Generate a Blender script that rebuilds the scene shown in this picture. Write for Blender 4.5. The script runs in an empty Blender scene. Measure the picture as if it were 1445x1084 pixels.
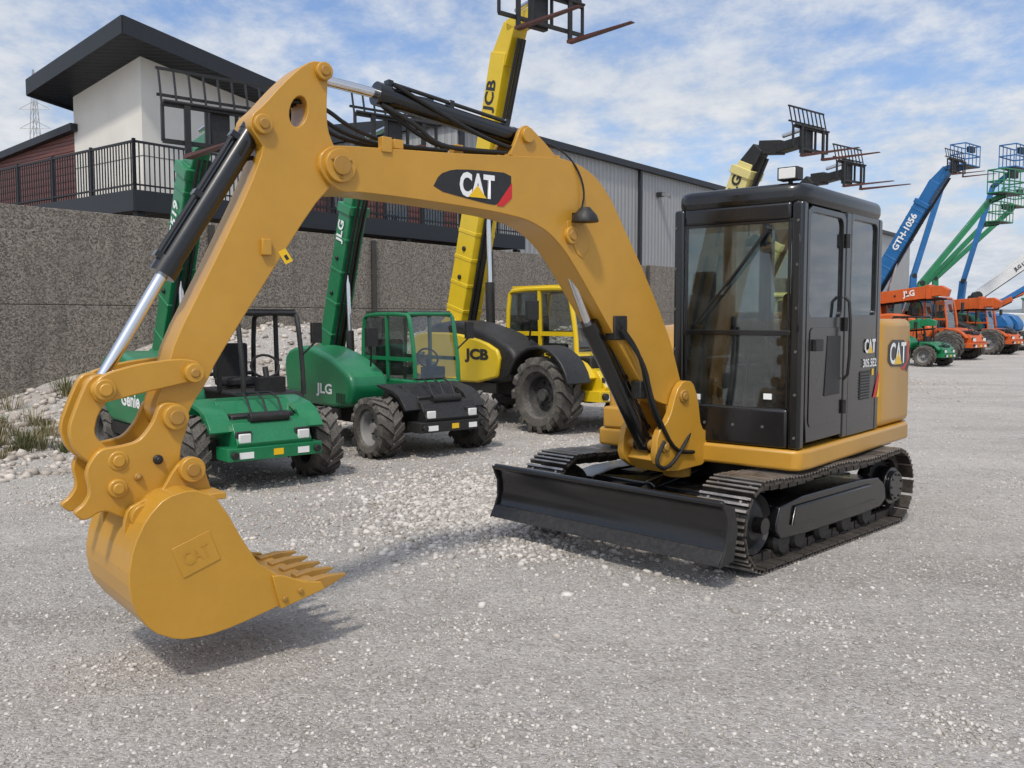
import bpy, math, random
import numpy as np
from mathutils import Vector, Matrix, noise as mnoise
random.seed(7); rng=np.random.default_rng(7)
S=bpy.context.scene
COL=S.collection
S.view_settings.view_transform='Standard'; S.view_settings.look='None'; S.view_settings.exposure=0
R=math.radians
# ------------------------------------------------------------ materials
MATS={}
def newmat(n):
    m=bpy.data.materials.new(n); m.use_nodes=True; nt=m.node_tree; nt.nodes.clear()
    o=nt.nodes.new('ShaderNodeOutputMaterial'); b=nt.nodes.new('ShaderNodeBsdfPrincipled')
    nt.links.new(b.outputs[0],o.inputs[0]); MATS[n]=m
    return m,nt,b
def ramp(nt,src,a,b,ca=(0,0,0,1),cb=(1,1,1,1)):
    r=nt.nodes.new('ShaderNodeValToRGB'); r.color_ramp.elements[0].position=a; r.color_ramp.elements[1].position=b
    r.color_ramp.elements[0].color=ca; r.color_ramp.elements[1].color=cb
    nt.links.new(src,r.inputs[0]); return r.outputs[0]
def mixc(nt,fac,a,b,mode='MIX'):
    x=nt.nodes.new('ShaderNodeMix'); x.data_type='RGBA'; x.blend_type=mode
    for i,v in ((0,fac),(6,a),(7,b)):
        if hasattr(v,'is_output'): nt.links.new(v,x.inputs[i])
        elif i==0: x.inputs[0].default_value=v
        else: x.inputs[i].default_value=(*v[:3],1)
    return x.outputs[2]
def noise_(nt,vec,scale,detail=4,rough=.55,out=0):
    n=nt.nodes.new('ShaderNodeTexNoise'); n.inputs['Scale'].default_value=scale; n.inputs['Detail'].default_value=detail
    n.inputs['Roughness'].default_value=rough
    if vec: nt.links.new(vec,n.inputs['Vector'])
    return n.outputs[out]
def math_(nt,op,a,b=0.,clamp=False):
    x=nt.nodes.new('ShaderNodeMath'); x.operation=op; x.use_clamp=clamp
    for i,v in ((0,a),(1,b)):
        if hasattr(v,'is_output'): nt.links.new(v,x.inputs[i])
        else: x.inputs[i].default_value=v
    return x.outputs[0]
def bump_(nt,h,b,strength=.3,dist=.01):
    u=nt.nodes.new('ShaderNodeBump'); u.inputs['Strength'].default_value=strength; u.inputs['Distance'].default_value=dist
    nt.links.new(h,u.inputs['Height']); nt.links.new(u.outputs[0],b.inputs['Normal']); return u
DUST=(.36,.32,.27)
def paint(n,col,rough=.4,metal=0.,var=.25,dust=.25,bump=.08,coat=0.,scale=2.5):
    m,nt,b=newmat(n)
    tc=nt.nodes.new('ShaderNodeTexCoord'); v=tc.outputs['Object']
    n1=noise_(nt,v,scale,6,.65); n2=noise_(nt,v,scale*14,4,.6)
    dark=tuple(c*(1-var) for c in col)
    c=mixc(nt,ramp(nt,n1,.3,.7),dark,col)
    geo=nt.nodes.new('ShaderNodeNewGeometry'); sx=nt.nodes.new('ShaderNodeSeparateXYZ'); nt.links.new(geo.outputs['Normal'],sx.inputs[0])
    up=math_(nt,'MULTIPLY_ADD',sx.outputs[2],.5); up.node.inputs[2].default_value=.5
    fac=math_(nt,'MULTIPLY',ramp(nt,n2,.35,.8),up)
    fac=math_(nt,'MULTIPLY',math_(nt,'ADD',fac,math_(nt,'MULTIPLY',ramp(nt,n1,.5,.85),.4)),dust,True)
    c=mixc(nt,fac,c,DUST)
    nt.links.new(c,b.inputs['Base Color'])
    rr=math_(nt,'ADD',math_(nt,'MULTIPLY',n1,.25),rough-.1); nt.links.new(rr,b.inputs['Roughness'])
    b.inputs['Metallic'].default_value=metal
    if coat: b.inputs['Coat Weight'].default_value=coat; b.inputs['Coat Roughness'].default_value=.12
    bump_(nt,n2,b,bump,.004)
    return m
paint('cat',(.56,.285,.026),.36,var=.16,dust=.08,coat=.2,bump=.05)
paint('catdirty',(.47,.235,.026),.45,var=.4,dust=.28)
paint('black',(.006,.006,.0065),.22,var=.3,dust=.018,coat=.4,bump=.04)
paint('blackm',(.011,.011,.011),.5,var=.3,dust=.10)
paint('steelpad',(.075,.062,.054),.42,metal=.5,var=.6,dust=.45,bump=.4,scale=7)
paint('padworn',(.56,.53,.50),.30,metal=.75,var=.6,dust=.3,bump=.3,scale=9)
paint('chrome',(.75,.76,.78),.14,metal=1.,var=.05,dust=.03,bump=.0)
paint('rubber',(.046,.043,.039),.8,var=.4,dust=.85,bump=.5,scale=6)
paint('hose',(.008,.008,.008),.45,var=.2,dust=.05)
paint('green',(.005,.20,.072),.33,var=.22,dust=.10,coat=.25)
paint('jcby',(.74,.51,.006),.33,var=.12,dust=.10,coat=.25)
paint('paleyel',(.72,.62,.24),.4,var=.15,dust=.15)
paint('orange',(.62,.11,.015),.4,var=.2,dust=.12)
paint('blue',(.01,.14,.38),.4,var=.2,dust=.12)
paint('white',(.72,.72,.70),.45,var=.1,dust=.12)
paint('forkred',(.11,.026,.02),.5,var=.5,dust=.2)
paint('silver',(.42,.42,.42),.4,metal=.7,var=.2,dust=.2)
paint('rimgrey',(.26,.26,.26),.5,var=.3,dust=.4)
paint('rimdark',(.04,.04,.04),.5,var=.3,dust=.35)
paint('decalwhite',(.85,.85,.83),.4,var=.04,dust=.04,bump=0)
paint('decalred',(.60,.015,.02),.4,var=.05,dust=.04,bump=0)
paint('decalyel',(.85,.52,.01),.4,var=.05,dust=.04,bump=0)
paint('decalblack',(.015,.015,.017),.35,var=.1,dust=.05,bump=0)
paint('seat',(.015,.015,.017),.7,var=.3,dust=.08)
paint('plastic',(.09,.09,.09),.6,var=.2,dust=.2)
paint('railing',(.010,.011,.014),.5,var=.2,dust=.04)
paint('darktrim',(.016,.019,.024),.5,var=.2,dust=.03)
paint('deckbeam',(.05,.045,.04),.7,var=.4,dust=.2)
paint('lampglass',(.75,.75,.72),.1,var=.1,dust=.05)
paint('weed',(.10,.12,.035),.8,var=.5,dust=.1,bump=0)
paint('straw',(.34,.27,.14),.8,var=.4,dust=.1,bump=0)
def glass(n,tint,refl=1.0,dusty=.03):
    m=bpy.data.materials.new(n); m.use_nodes=True; nt=m.node_tree; nt.nodes.clear(); MATS[n]=m
    o=nt.nodes.new('ShaderNodeOutputMaterial'); t=nt.nodes.new('ShaderNodeBsdfTransparent'); t.inputs[0].default_value=(*tint,1)
    g=nt.nodes.new('ShaderNodeBsdfGlossy'); g.inputs['Roughness'].default_value=.02; g.inputs[0].default_value=(.95,.97,1,1)
    fr=nt.nodes.new('ShaderNodeFresnel'); fr.inputs[0].default_value=1.5
    mx=nt.nodes.new('ShaderNodeMixShader'); f=math_(nt,'MULTIPLY',fr.outputs[0],1.7*refl,True)
    nt.links.new(f,mx.inputs[0]); nt.links.new(t.outputs[0],mx.inputs[1]); nt.links.new(g.outputs[0],mx.inputs[2])
    d=nt.nodes.new('ShaderNodeBsdfDiffuse'); d.inputs[0].default_value=(.5,.5,.48,1)
    tc=nt.nodes.new('ShaderNodeTexCoord'); nn=noise_(nt,tc.outputs['Object'],6,5,.6)
    m2=nt.nodes.new('ShaderNodeMixShader'); nt.links.new(math_(nt,'MULTIPLY',ramp(nt,nn,.35,.8),dusty*2),m2.inputs[0])
    nt.links.new(mx.outputs[0],m2.inputs[1]); nt.links.new(d.outputs[0],m2.inputs[2]); nt.links.new(m2.outputs[0],o.inputs[0])
glass('glass',(.86,.92,.90)); glass('glassdark',(.42,.47,.45),1.4)
def siding(n,col,axis,period,dist=.03,rough=.5,var=.2):
    m,nt,b=newmat(n); tc=nt.nodes.new('ShaderNodeTexCoord'); v=tc.outputs['Object']
    sx=nt.nodes.new('ShaderNodeSeparateXYZ'); nt.links.new(v,sx.inputs[0])
    a=sx.outputs[2] if axis=='z' else math_(nt,'ADD',sx.outputs[0],sx.outputs[1])
    w=math_(nt,'PINGPONG',a,period/2); w=math_(nt,'DIVIDE',w,period/2)
    w2=ramp(nt,w,.35,.6)
    n1=noise_(nt,v,.8,6,.6); c=mixc(nt,ramp(nt,n1,.3,.7),tuple(x*(1-var) for x in col),col)
    c=mixc(nt,math_(nt,'MULTIPLY',w2,.35),c,tuple(x*.5 for x in col))
    nt.links.new(c,b.inputs['Base Color']); b.inputs['Roughness'].default_value=rough
    bump_(nt,w2,b,.8,dist)
siding('brownsiding',(.19,.062,.046),'z',.20)
siding('greysiding',(.38,.38,.37),'s',.32,var=.1)
siding('soffit',(.014,.017,.022),'s',.25,.02)
def stucco():
    m,nt,b=newmat('stucco'); tc=nt.nodes.new('ShaderNodeTexCoord'); v=tc.outputs['Object']
    n1=noise_(nt,v,.7,6,.6); n2=noise_(nt,v,60,3)
    c=mixc(nt,ramp(nt,n1,.3,.7),(.66,.63,.57),(.76,.73,.66)); nt.links.new(c,b.inputs['Base Color']); b.inputs['Roughness'].default_value=.9
    bump_(nt,n2,b,.4,.01)
stucco()
def aggregate():
    m,nt,b=newmat('aggregate'); tc=nt.nodes.new('ShaderNodeTexCoord'); v=tc.outputs['Object']
    vo=nt.nodes.new('ShaderNodeTexVoronoi'); vo.inputs['Scale'].default_value=42; nt.links.new(v,vo.inputs['Vector'])
    sx=nt.nodes.new('ShaderNodeSeparateColor'); nt.links.new(vo.outputs['Color'],sx.inputs[0])
    c=mixc(nt,ramp(nt,sx.outputs[0],.1,.95),(.070,.061,.050),(.39,.34,.28))
    n1=noise_(nt,v,.5,6,.65); c=mixc(nt,ramp(nt,n1,.3,.75),c,mixc(nt,.5,c,(.15,.133,.112)))
    n3=noise_(nt,v,9,3,.6); c=mixc(nt,ramp(nt,n3,.35,.75),c,mixc(nt,.35,c,(.24,.21,.175)))
    mp=nt.nodes.new('ShaderNodeMapping'); nt.links.new(v,mp.inputs[0]); mp.inputs['Scale'].default_value=(2.2,2.2,.25)
    st=noise_(nt,mp.outputs[0],1.4,5,.6); c=mixc(nt,math_(nt,'MULTIPLY',ramp(nt,st,.5,.75),.4),c,(.065,.058,.05))
    nt.links.new(c,b.inputs['Base Color']); b.inputs['Roughness'].default_value=.95
    bump_(nt,vo.outputs['Distance'],b,.5,.012)
aggregate()
def groundmat():
    m,nt,b=newmat('gravelground'); tc=nt.nodes.new('ShaderNodeTexCoord'); v=tc.outputs['Object']
    mp=nt.nodes.new('ShaderNodeMapping'); nt.links.new(v,mp.inputs['Vector']); mp.inputs['Rotation'].default_value=(0,0,R(-52)); mp.inputs['Scale'].default_value=(.14,1.2,1)
    big=noise_(nt,v,.30,6,.6); lanes=noise_(nt,mp.outputs[0],.95,6,.62); mid=noise_(nt,v,1.3,8,.70); mott=noise_(nt,v,7,6,.72); fine=noise_(nt,v,24,6,.8); vf=noise_(nt,v,75,4,.8)
    vo=nt.nodes.new('ShaderNodeTexVoronoi'); vo.inputs['Scale'].default_value=34; nt.links.new(v,vo.inputs['Vector'])
    vs=nt.nodes.new('ShaderNodeTexVoronoi'); vs.inputs['Scale'].default_value=72; nt.links.new(v,vs.inputs['Vector'])
    c=mixc(nt,ramp(nt,lanes,.38,.62),(.405,.368,.325),(.60,.56,.51))
    c=mixc(nt,ramp(nt,big,.42,.66),c,(.64,.59,.53))
    c=mixc(nt,math_(nt,'MULTIPLY',ramp(nt,mid,.53,.70),.55),c,(.33,.287,.24))
    c=mixc(nt,math_(nt,'MULTIPLY',ramp(nt,mott,.50,.66),.36),c,(.29,.262,.23))
    s1=nt.nodes.new('ShaderNodeSeparateColor'); nt.links.new(vo.outputs['Color'],s1.inputs[0])
    s2=nt.nodes.new('ShaderNodeSeparateColor'); nt.links.new(vs.outputs['Color'],s2.inputs[0])
    near=math_(nt,'LESS_THAN',vo.outputs['Distance'],.42)
    st=math_(nt,'MULTIPLY',ramp(nt,s1.outputs[0],.78,.90),near)
    c=mixc(nt,math_(nt,'MULTIPLY',st,.6),c,(.74,.71,.67))
    c=mixc(nt,math_(nt,'MULTIPLY',ramp(nt,s2.outputs[1],.50,.95),.55),c,(.20,.18,.155))
    c=mixc(nt,math_(nt,'MULTIPLY',ramp(nt,s2.outputs[0],.55,.95),.55),c,(.78,.75,.71))
    c=mixc(nt,math_(nt,'MULTIPLY',ramp(nt,fine,.50,.64),.45),c,(.27,.243,.21))
    nt.links.new(c,b.inputs['Base Color']); b.inputs['Roughness'].default_value=.95
    h=math_(nt,'ADD',math_(nt,'MULTIPLY',fine,1.1),math_(nt,'MULTIPLY',vf,.5))
    h=math_(nt,'ADD',h,math_(nt,'MULTIPLY',math_(nt,'SUBTRACT',1.,vs.outputs['Distance']),.5))
    h=math_(nt,'ADD',h,math_(nt,'MULTIPLY',st,.5)); h=math_(nt,'ADD',h,math_(nt,'MULTIPLY',mid,1.6)); h=math_(nt,'ADD',h,math_(nt,'MULTIPLY',mott,1.4))
    bump_(nt,h,b,.9,.026)
groundmat()
def stonemat(n,a,bcol):
    m,nt,b=newmat(n); g=nt.nodes.new('ShaderNodeNewGeometry')
    c=mixc(nt,g.outputs['Random Per Island'],a,bcol); nt.links.new(c,b.inputs['Base Color']); b.inputs['Roughness'].default_value=.9
stonemat('stone',(.30,.27,.235),(.66,.62,.57)); stonemat('stonepink',(.33,.28,.235),(.64,.58,.52))
# ------------------------------------------------------------ mesh builder
class MB:
    def __init__(s): s.v=[];s.f=[];s.m=[];s.slots=[]
    def mi(s,m):
        if m not in s.slots: s.slots.append(m)
        return s.slots.index(m)
    def add(s,vs,fs,m):
        o=len(s.v); s.v+= [tuple(v) for v in vs]; k=s.mi(m)
        for f in fs: s.f.append([o+i for i in f]); s.m.append(k)
    def box(s,x0,x1,y0,y1,z0,z1,m):
        s.add([(x,y,z) for x in(x0,x1) for y in(y0,y1) for z in(z0,z1)],[(0,1,3,2),(4,6,7,5),(0,4,5,1),(2,3,7,6),(0,2,6,4),(1,5,7,3)],m)
    def prism(s,poly,a,b,m,plane='xz',hole=None):
        ar=sum(poly[i][0]*poly[(i+1)%len(poly)][1]-poly[(i+1)%len(poly)][0]*poly[i][1] for i in range(len(poly)))
        if ar<0: poly=poly[::-1]
        P={'xz':lambda p,t:(p[0],t,p[1]),'xy':lambda p,t:(p[0],p[1],t),'yz':lambda p,t:(t,p[0],p[1])}[plane]
        n=len(poly); skip=set()
        if hole:
            har=sum(hole[i][0]*hole[(i+1)%len(hole)][1]-hole[(i+1)%len(hole)][0]*hole[i][1] for i in range(len(hole)))
            if har>0: hole=hole[::-1]
            bi,bj=min(((i,j) for i in range(n) for j in range(len(hole))),key=lambda q:(poly[q[0]][0]-hole[q[1]][0])**2+(poly[q[0]][1]-hole[q[1]][1])**2)
            h=hole[bj:]+hole[:bj+1]
            new=poly[:bi+1]+h+poly[bi:]
            skip={bi,bi+len(h)}
            poly=new; n=len(poly)
        vs=[P(p,a) for p in poly]+[P(p,b) for p in poly]
        flip=(plane=='xz')
        if a>b: flip=not flip
        f=[list(range(n))[::-1],list(range(n,2*n))]+[(i,(i+1)%n,n+(i+1)%n,n+i) for i in range(n) if i not in skip]
        if flip: f=[list(q)[::-1] for q in f]
        s.add(vs,f,m)
    def beam(s,p0,p1,w,h,m,side=(0,1,0),w1=None,h1=None):
        p0=Vector(p0);p1=Vector(p1);d=(p1-p0).normalized();sd=Vector(side);u=d.cross(sd).normalized();sd=u.cross(d)
        w1=w if w1 is None else w1;h1=h if h1 is None else h1
        vs=[p0+sd*(a*w/2)+u*(b*h/2) for a,b in((-1,-1),(1,-1),(1,1),(-1,1))]+[p1+sd*(a*w1/2)+u*(b*h1/2) for a,b in((-1,-1),(1,-1),(1,1),(-1,1))]
        s.add(vs,[(0,1,2,3),(7,6,5,4),(0,4,5,1),(1,5,6,2),(2,6,7,3),(3,7,4,0)],m)
    def cyl(s,p0,p1,r,m,seg=16,r1=None):
        p0=Vector(p0);p1=Vector(p1);d=(p1-p0).normalized();a=d.orthogonal().normalized();b=d.cross(a);r1=r if r1 is None else r1
        vs=[];
        for p,q in((p0,r),(p1,r1)):
            for i in range(seg):
                t=2*math.pi*i/seg; vs.append(p+a*math.cos(t)*q+b*math.sin(t)*q)
        s.add(vs,[list(range(seg))[::-1],list(range(seg,2*seg))]+[(i,(i+1)%seg,seg+(i+1)%seg,seg+i) for i in range(seg)],m)
    def pipe(s,pts,r,m,seg=8,smooth=0):
        pts=[Vector(p) for p in pts]
        for _ in range(smooth):
            q=[pts[0]]
            for a,b in zip(pts,pts[1:]): q+=[a*.75+b*.25,a*.25+b*.75]
            q.append(pts[-1]); pts=q
        vs=[];n=len(pts); ref=None
        for i,p in enumerate(pts):
            d=(pts[min(i+1,n-1)]-pts[max(i-1,0)]).normalized()
            if ref is None: ref=d.orthogonal().normalized()
            a=(ref-d*ref.dot(d)).normalized(); ref=a; b=d.cross(a)
            for k in range(seg):
                t=2*math.pi*k/seg; vs.append(p+a*math.cos(t)*r+b*math.sin(t)*r)
        f=[list(range(seg))[::-1],list(range((n-1)*seg,n*seg))]
        for i in range(n-1):
            for k in range(seg): f.append((i*seg+k,i*seg+(k+1)%seg,(i+1)*seg+(k+1)%seg,(i+1)*seg+k))
        s.add(vs,f,m)
    def lathe(s,prof,c,m,seg=40):
        vs=[];n=len(prof)
        for i in range(seg):
            t=2*math.pi*i/seg
            for r,y in prof: vs.append((c[0]+r*math.cos(t),c[1]+y,c[2]+r*math.sin(t)))
        f=[]
        for i in range(seg):
            j=(i+1)%seg
            for k in range(n-1): f.append((i*n+k,i*n+k+1,j*n+k+1,j*n+k))
        s.add(vs,f,m)
    def pin(s,x,z,r,y,m,cap=True):
        s.cyl((x,-y,z),(x,y,z),r,m,20)
        if cap:
            for sg in(-1,1): s.cyl((x,sg*y,z),(x,sg*(y+.012),z),r*.62,m,14)
def chaikin(P,it=1,closed=True):
    for _ in range(it):
        Q=[]
        n=len(P)
        for i in range(n if closed else n-1):
            a=P[i];b=P[(i+1)%n]; Q+=[(a[0]*.8+b[0]*.2,a[1]*.8+b[1]*.2),(a[0]*.2+b[0]*.8,a[1]*.2+b[1]*.8)]
        P=Q
    return P
def rrect(x0,x1,z0,z1,r,n=4):
    P=[]
    for cx,cz,a0 in((x1-r,z1-r,0),(x0+r,z1-r,90),(x0+r,z0+r,180),(x1-r,z0+r,270)):
        for i in range(n+1): t=R(a0+90*i/n); P.append((cx+r*math.cos(t),cz+r*math.sin(t)))
    return P
def mk(b,name,parent=None,loc=(0,0,0),rot=0.,bevel=0.,seg=2,ang=32,props=None):
    me=bpy.data.meshes.new(name); me.from_pydata(b.v,[],b.f)
    for s in b.slots: me.materials.append(MATS[s])
    me.polygons.foreach_set('material_index',b.m); me.update()
    me.shade_smooth(); me.set_sharp_from_angle(angle=R(ang))
    o=bpy.data.objects.new(name,me); COL.objects.link(o)
    if parent: o.parent=parent
    o.location=loc; o.rotation_euler=(0,0,rot)
    if bevel>0:
        d=o.modifiers.new('bevel','BEVEL'); d.width=bevel; d.segments=seg; d.limit_method='ANGLE'; d.angle_limit=R(40); d.harden_normals=False
    if props:
        for k,v in props.items(): o[k]=v
    return o
def empty(name,loc,rot,label,cat,group=None):
    o=bpy.data.objects.new(name,None); COL.objects.link(o); o.location=loc; o.rotation_euler=(0,0,rot); o.empty_display_size=.2
    o['label']=label;o['category']=cat
    if group:o['group']=group
    return o
def text(s,loc,right,up,h,mat,parent,name='lettering',w=None,bold=.0,plocrot=None,ext=.002):
    c=bpy.data.curves.new('t','FONT'); c.body=s; c.offset=bold; c.resolution_u=3
    o=bpy.data.objects.new('t',c); COL.objects.link(o); dg=bpy.context.evaluated_depsgraph_get(); dg.update()
    me=bpy.data.meshes.new_from_object(o.evaluated_get(dg)); bpy.data.objects.remove(o)
    n=len(me.vertices); co=np.empty(n*3); me.vertices.foreach_get('co',co); co=co.reshape(-1,3)
    mn=co.min(0);mx=co.max(0); cc=(mn+mx)/2; k=h/(mx[1]-mn[1]); kx=k if w is None else w/(mx[0]-mn[0])
    Rr=np.array(Vector(right).normalized());Uu=np.array(Vector(up).normalized());N=np.cross(Rr,Uu)
    P=np.array(loc)+np.outer((co[:,0]-cc[0])*kx,Rr)+np.outer((co[:,1]-cc[1])*k,Uu)+N*ext
    me.vertices.foreach_set('co',P.ravel()); me.update(); me.name=name
    me.materials.clear(); me.materials.append(MATS[mat])
    ob=bpy.data.objects.new(name,me); COL.objects.link(ob); ob.parent=parent
    if plocrot: ob.location=plocrot[0]; ob.rotation_euler=(0,0,plocrot[1])
    return ob
# ------------------------------------------------------------ WORLD
w=bpy.data.worlds.new("World"); S.world=w; w.use_nodes=True; nt=w.node_tree; nt.nodes.clear()
SUN_EL=R(54); SUN_AZ=R(256)
SD=Vector((math.cos(SUN_AZ)*math.cos(SUN_EL),math.sin(SUN_AZ)*math.cos(SUN_EL),math.sin(SUN_EL)))
wo=nt.nodes.new('ShaderNodeOutputWorld'); bg=nt.nodes.new('ShaderNodeBackground'); bg.inputs[1].default_value=.108
sky=nt.nodes.new('ShaderNodeTexSky'); sky.sky_type='NISHITA'; sky.sun_disc=False; sky.sun_elevation=SUN_EL; sky.sun_rotation=R(90)-SUN_AZ
tc=nt.nodes.new('ShaderNodeTexCoord'); sp_=nt.nodes.new('ShaderNodeSeparateXYZ'); nt.links.new(tc.outputs['Generated'],sp_.inputs[0])
zz=math_(nt,'ADD',math_(nt,'MAXIMUM',sp_.outputs[2],0.),.22)
cb=nt.nodes.new('ShaderNodeCombineXYZ'); nt.links.new(math_(nt,'DIVIDE',sp_.outputs[0],zz),cb.inputs[0]); nt.links.new(math_(nt,'DIVIDE',sp_.outputs[1],zz),cb.inputs[1])
mpw=nt.nodes.new('ShaderNodeMapping'); nt.links.new(cb.outputs[0],mpw.inputs[0]); mpw.inputs['Rotation'].default_value=(0,0,R(25)); mpw.inputs['Scale'].default_value=(1.0,.85,1); mpw.inputs['Location'].default_value=(.4,1.7,0)
c1=noise_(nt,mpw.outputs[0],1.1,4,.55); c2=noise_(nt,mpw.outputs[0],6.0,12,.64)
cl=math_(nt,'ADD',math_(nt,'MULTIPLY',c1,.52),math_(nt,'MULTIPLY',c2,.48))
fac=ramp(nt,cl,.36,.58); fac.node.color_ramp.interpolation='EASE'
hz=ramp(nt,sp_.outputs[2],.0,.30,(1,1,1,1),(0,0,0,1))
fac2=math_(nt,'ADD',math_(nt,'ADD',math_(nt,'MULTIPLY',fac,.78),.08),math_(nt,'MULTIPLY',hz,.5),True)
shade=mixc(nt,ramp(nt,c2,.36,.66),(4.9,5.5,6.4),(7.0,7.25,7.65))
skyc=mixc(nt,1.0,sky.outputs[0],(1.0,1.20,1.48),'MULTIPLY')
base=mixc(nt,fac2,skyc,shade)
vd=nt.nodes.new('ShaderNodeVectorMath'); vd.operation='DOT_PRODUCT'; nt.links.new(tc.outputs['Generated'],vd.inputs[0]); vd.inputs[1].default_value=SD
gl=math_(nt,'POWER',math_(nt,'MAXIMUM',vd.outputs['Value'],0.),6.)
glow=mixc(nt,1.0,(10,9.4,8.6),gl,'MULTIPLY')
nt.links.new(mixc(nt,1.0,base,glow,'ADD'),bg.inputs[0]); nt.links.new(bg.outputs[0],wo.inputs[0])
sl=bpy.data.lights.new('sun','SUN'); sl.energy=2.3; sl.angle=R(5); sl.color=(1,.94,.85)
so=bpy.data.objects.new('sun',sl); COL.objects.link(so)
so.rotation_euler=SD.to_track_quat('Z','Y').to_euler(); so.location=(0,-5,20)
# ------------------------------------------------------------ CAMERA
cam=bpy.data.cameras.new('camera'); cam.lens=36*1280/1445; cam.sensor_width=36; cam.clip_end=3000; cam.clip_start=.05
co=bpy.data.objects.new('camera',cam); COL.objects.link(co); co.location=(0,0,1.64); co.rotation_euler=(R(90)-math.atan(92/1280),0,0); S.camera=co
# ------------------------------------------------------------ GROUND
WO=Vector((-8.34,14.7,0)); WD=Vector((.609,.793,0)); WN=Vector((-.793,.609,0))
def W(s,n,z=0): return WO+WD*s+WN*n+Vector((0,0,z))
def sst(t): t=max(0.,min(1.,t)); return t*t*(3-2*t)
def gh(x,y):
    rx=x+8.34; ry=y-14.7; s=rx*.609+ry*.793; n=-rx*.793+ry*.609
    h=.014*(mnoise.noise((x*.5,y*.5,0)))+.012*mnoise.noise((x*2.1,y*2.1,3))
    q=math.exp(-(((x-.15)/.75)**2+((y-8.0)/.9)**2)); h+=.06*q*(1+.8*mnoise.noise((x*4,y*4,5)))
    k=sst((3.1-math.hypot(x-1.8,y-7.3))/.9); h=h*(1-k)-.006*k
    if -14<s<60 and -6<n<1.5:
        t=sst((n+4.4)/3.2); hm=.20+1.15*sst((s+.8)/4.8)-.6*sst((s-17)/8)
        h+=t*(hm+(.10+.24*hm)*mnoise.noise((x*.55,y*.55,7))+.12*mnoise.noise((x*1.9,y*1.9,1))+.05*mnoise.noise((x*5,y*5,1)))
    return h
def axis(n,lin,ext,c):
    t=np.linspace(-1,1,n); k=6.5
    return c+lin*t+ (ext-lin)*np.sign(t)*(np.abs(t)**k)
gx=axis(280,17,900,2); gy=axis(280,17,900,12)
V=[(x,y,gh(x,y)) for y in gy for x in gx]; nx=len(gx)
F=[(j*nx+i,j*nx+i+1,(j+1)*nx+i+1,(j+1)*nx+i) for j in range(len(gy)-1) for i in range(nx-1)]
g=MB(); g.add(V,F,'gravelground'); mk(g,'ground',ang=180,props={'kind':'structure'})
phi=(1+5**.5)/2
ICO=np.array([(-1,phi,0),(1,phi,0),(-1,-phi,0),(1,-phi,0),(0,-1,phi),(0,1,phi),(0,-1,-phi),(0,1,-phi),(phi,0,-1),(phi,0,1),(-phi,0,-1),(-phi,0,1)],float); ICO/=np.linalg.norm(ICO[0])
IF=np.array([(0,11,5),(0,5,1),(0,1,7),(0,7,10),(0,10,11),(1,5,9),(5,11,4),(11,10,2),(10,7,6),(7,1,8),(3,9,4),(3,4,2),(3,2,6),(3,6,8),(3,8,9),(4,9,5),(2,4,11),(6,2,10),(8,6,7),(9,8,1)])
def stones(name,pts,sizes,mat,label=None):
    n=len(pts); A=np.repeat(ICO[None],n,0)*(1+rng.uniform(-.32,.32,(n,12,1)))
    A*=rng.uniform(.6,1.25,(n,1,3)); A[:,:,2]*=.7
    t=rng.uniform(0,6.28,n); c,s_=np.cos(t),np.sin(t); x=A[:,:,0]*c[:,None]-A[:,:,1]*s_[:,None]; y=A[:,:,0]*s_[:,None]+A[:,:,1]*c[:,None]
    A=np.stack([x,y,A[:,:,2]],2)*sizes[:,None,None]+pts[:,None,:]
    me=bpy.data.meshes.new(name); me.vertices.add(n*12); me.vertices.foreach_set('co',A.ravel())
    f=(IF[None]+np.arange(n)[:,None,None]*12).reshape(-1,3); nf=len(f)
    me.loops.add(nf*3); me.loops.foreach_set('vertex_index',f.ravel()); me.polygons.add(nf)
    me.polygons.foreach_set('loop_start',np.arange(nf)*3); me.polygons.foreach_set('loop_total',np.full(nf,3)); me.update(calc_edges=True); me.validate()
    me.materials.append(MATS[mat]); o=bpy.data.objects.new(name,me); COL.objects.link(o); o['kind']='stuff'
    o['label']=label; o['category']='gravel'
pts=[];sz=[]
def scatter(n,fx,smin,smax,pw=2.5):
    for _ in range(n):
        x,y=fx(); s=smin+(smax-smin)*random.random()**pw; pts.append((x,y,gh(x,y)+s*.15)); sz.append(s)
scatter(13000,lambda:(random.gauss(.1,.72),random.gauss(8.0,.85)),.008,.036,3)
scatter(2500,lambda:(random.gauss(-.05,.5),random.gauss(7.1,.5)),.006,.030,3)
def fg():
    y=2.2+9*random.random()**1.3; return (random.uniform(-.62,.62)*y,y)
scatter(42000,fg,.003,.012,4)
scatter(5000,lambda:(random.uniform(1,7),random.uniform(4.5,14)),.004,.015,4)
CL=[(random.uniform(-.6,.6)*y,y,random.uniform(.08,.35)) for y in [random.uniform(2.8,9) for _ in range(26)]]
def clump():
    k=random.choice(CL); return random.gauss(k[0],k[2]),random.gauss(k[1],k[2])
scatter(5000,clump,.004,.016,3)
for x,y,s in((1.26,5.0,.028),(1.20,5.06,.018),(1.31,4.95,.012),(-1.52,4.1,.02),(-1.46,4.05,.012)): pts.append((x,y,gh(x,y)+.004)); sz.append(s)
stones('loose_gravel',np.array(pts),np.array(sz),'stone','loose light grey crushed stones scattered on the yard')
pts=[];sz=[]
def row():
    p=W(random.uniform(-8,34),random.uniform(-6.0,-.2)); return p.x,p.y
scatter(28000,row,.010,.09,4)
def row2():
    p=W(random.uniform(-3,20),random.gauss(-8.4,1.5)); return p.x,p.y
scatter(12000,row2,.008,.028,3)
stones('gravel_bank',np.array(pts),np.array(sz),'stonepink','rough bank of crushed stone along the concrete wall')
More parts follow.
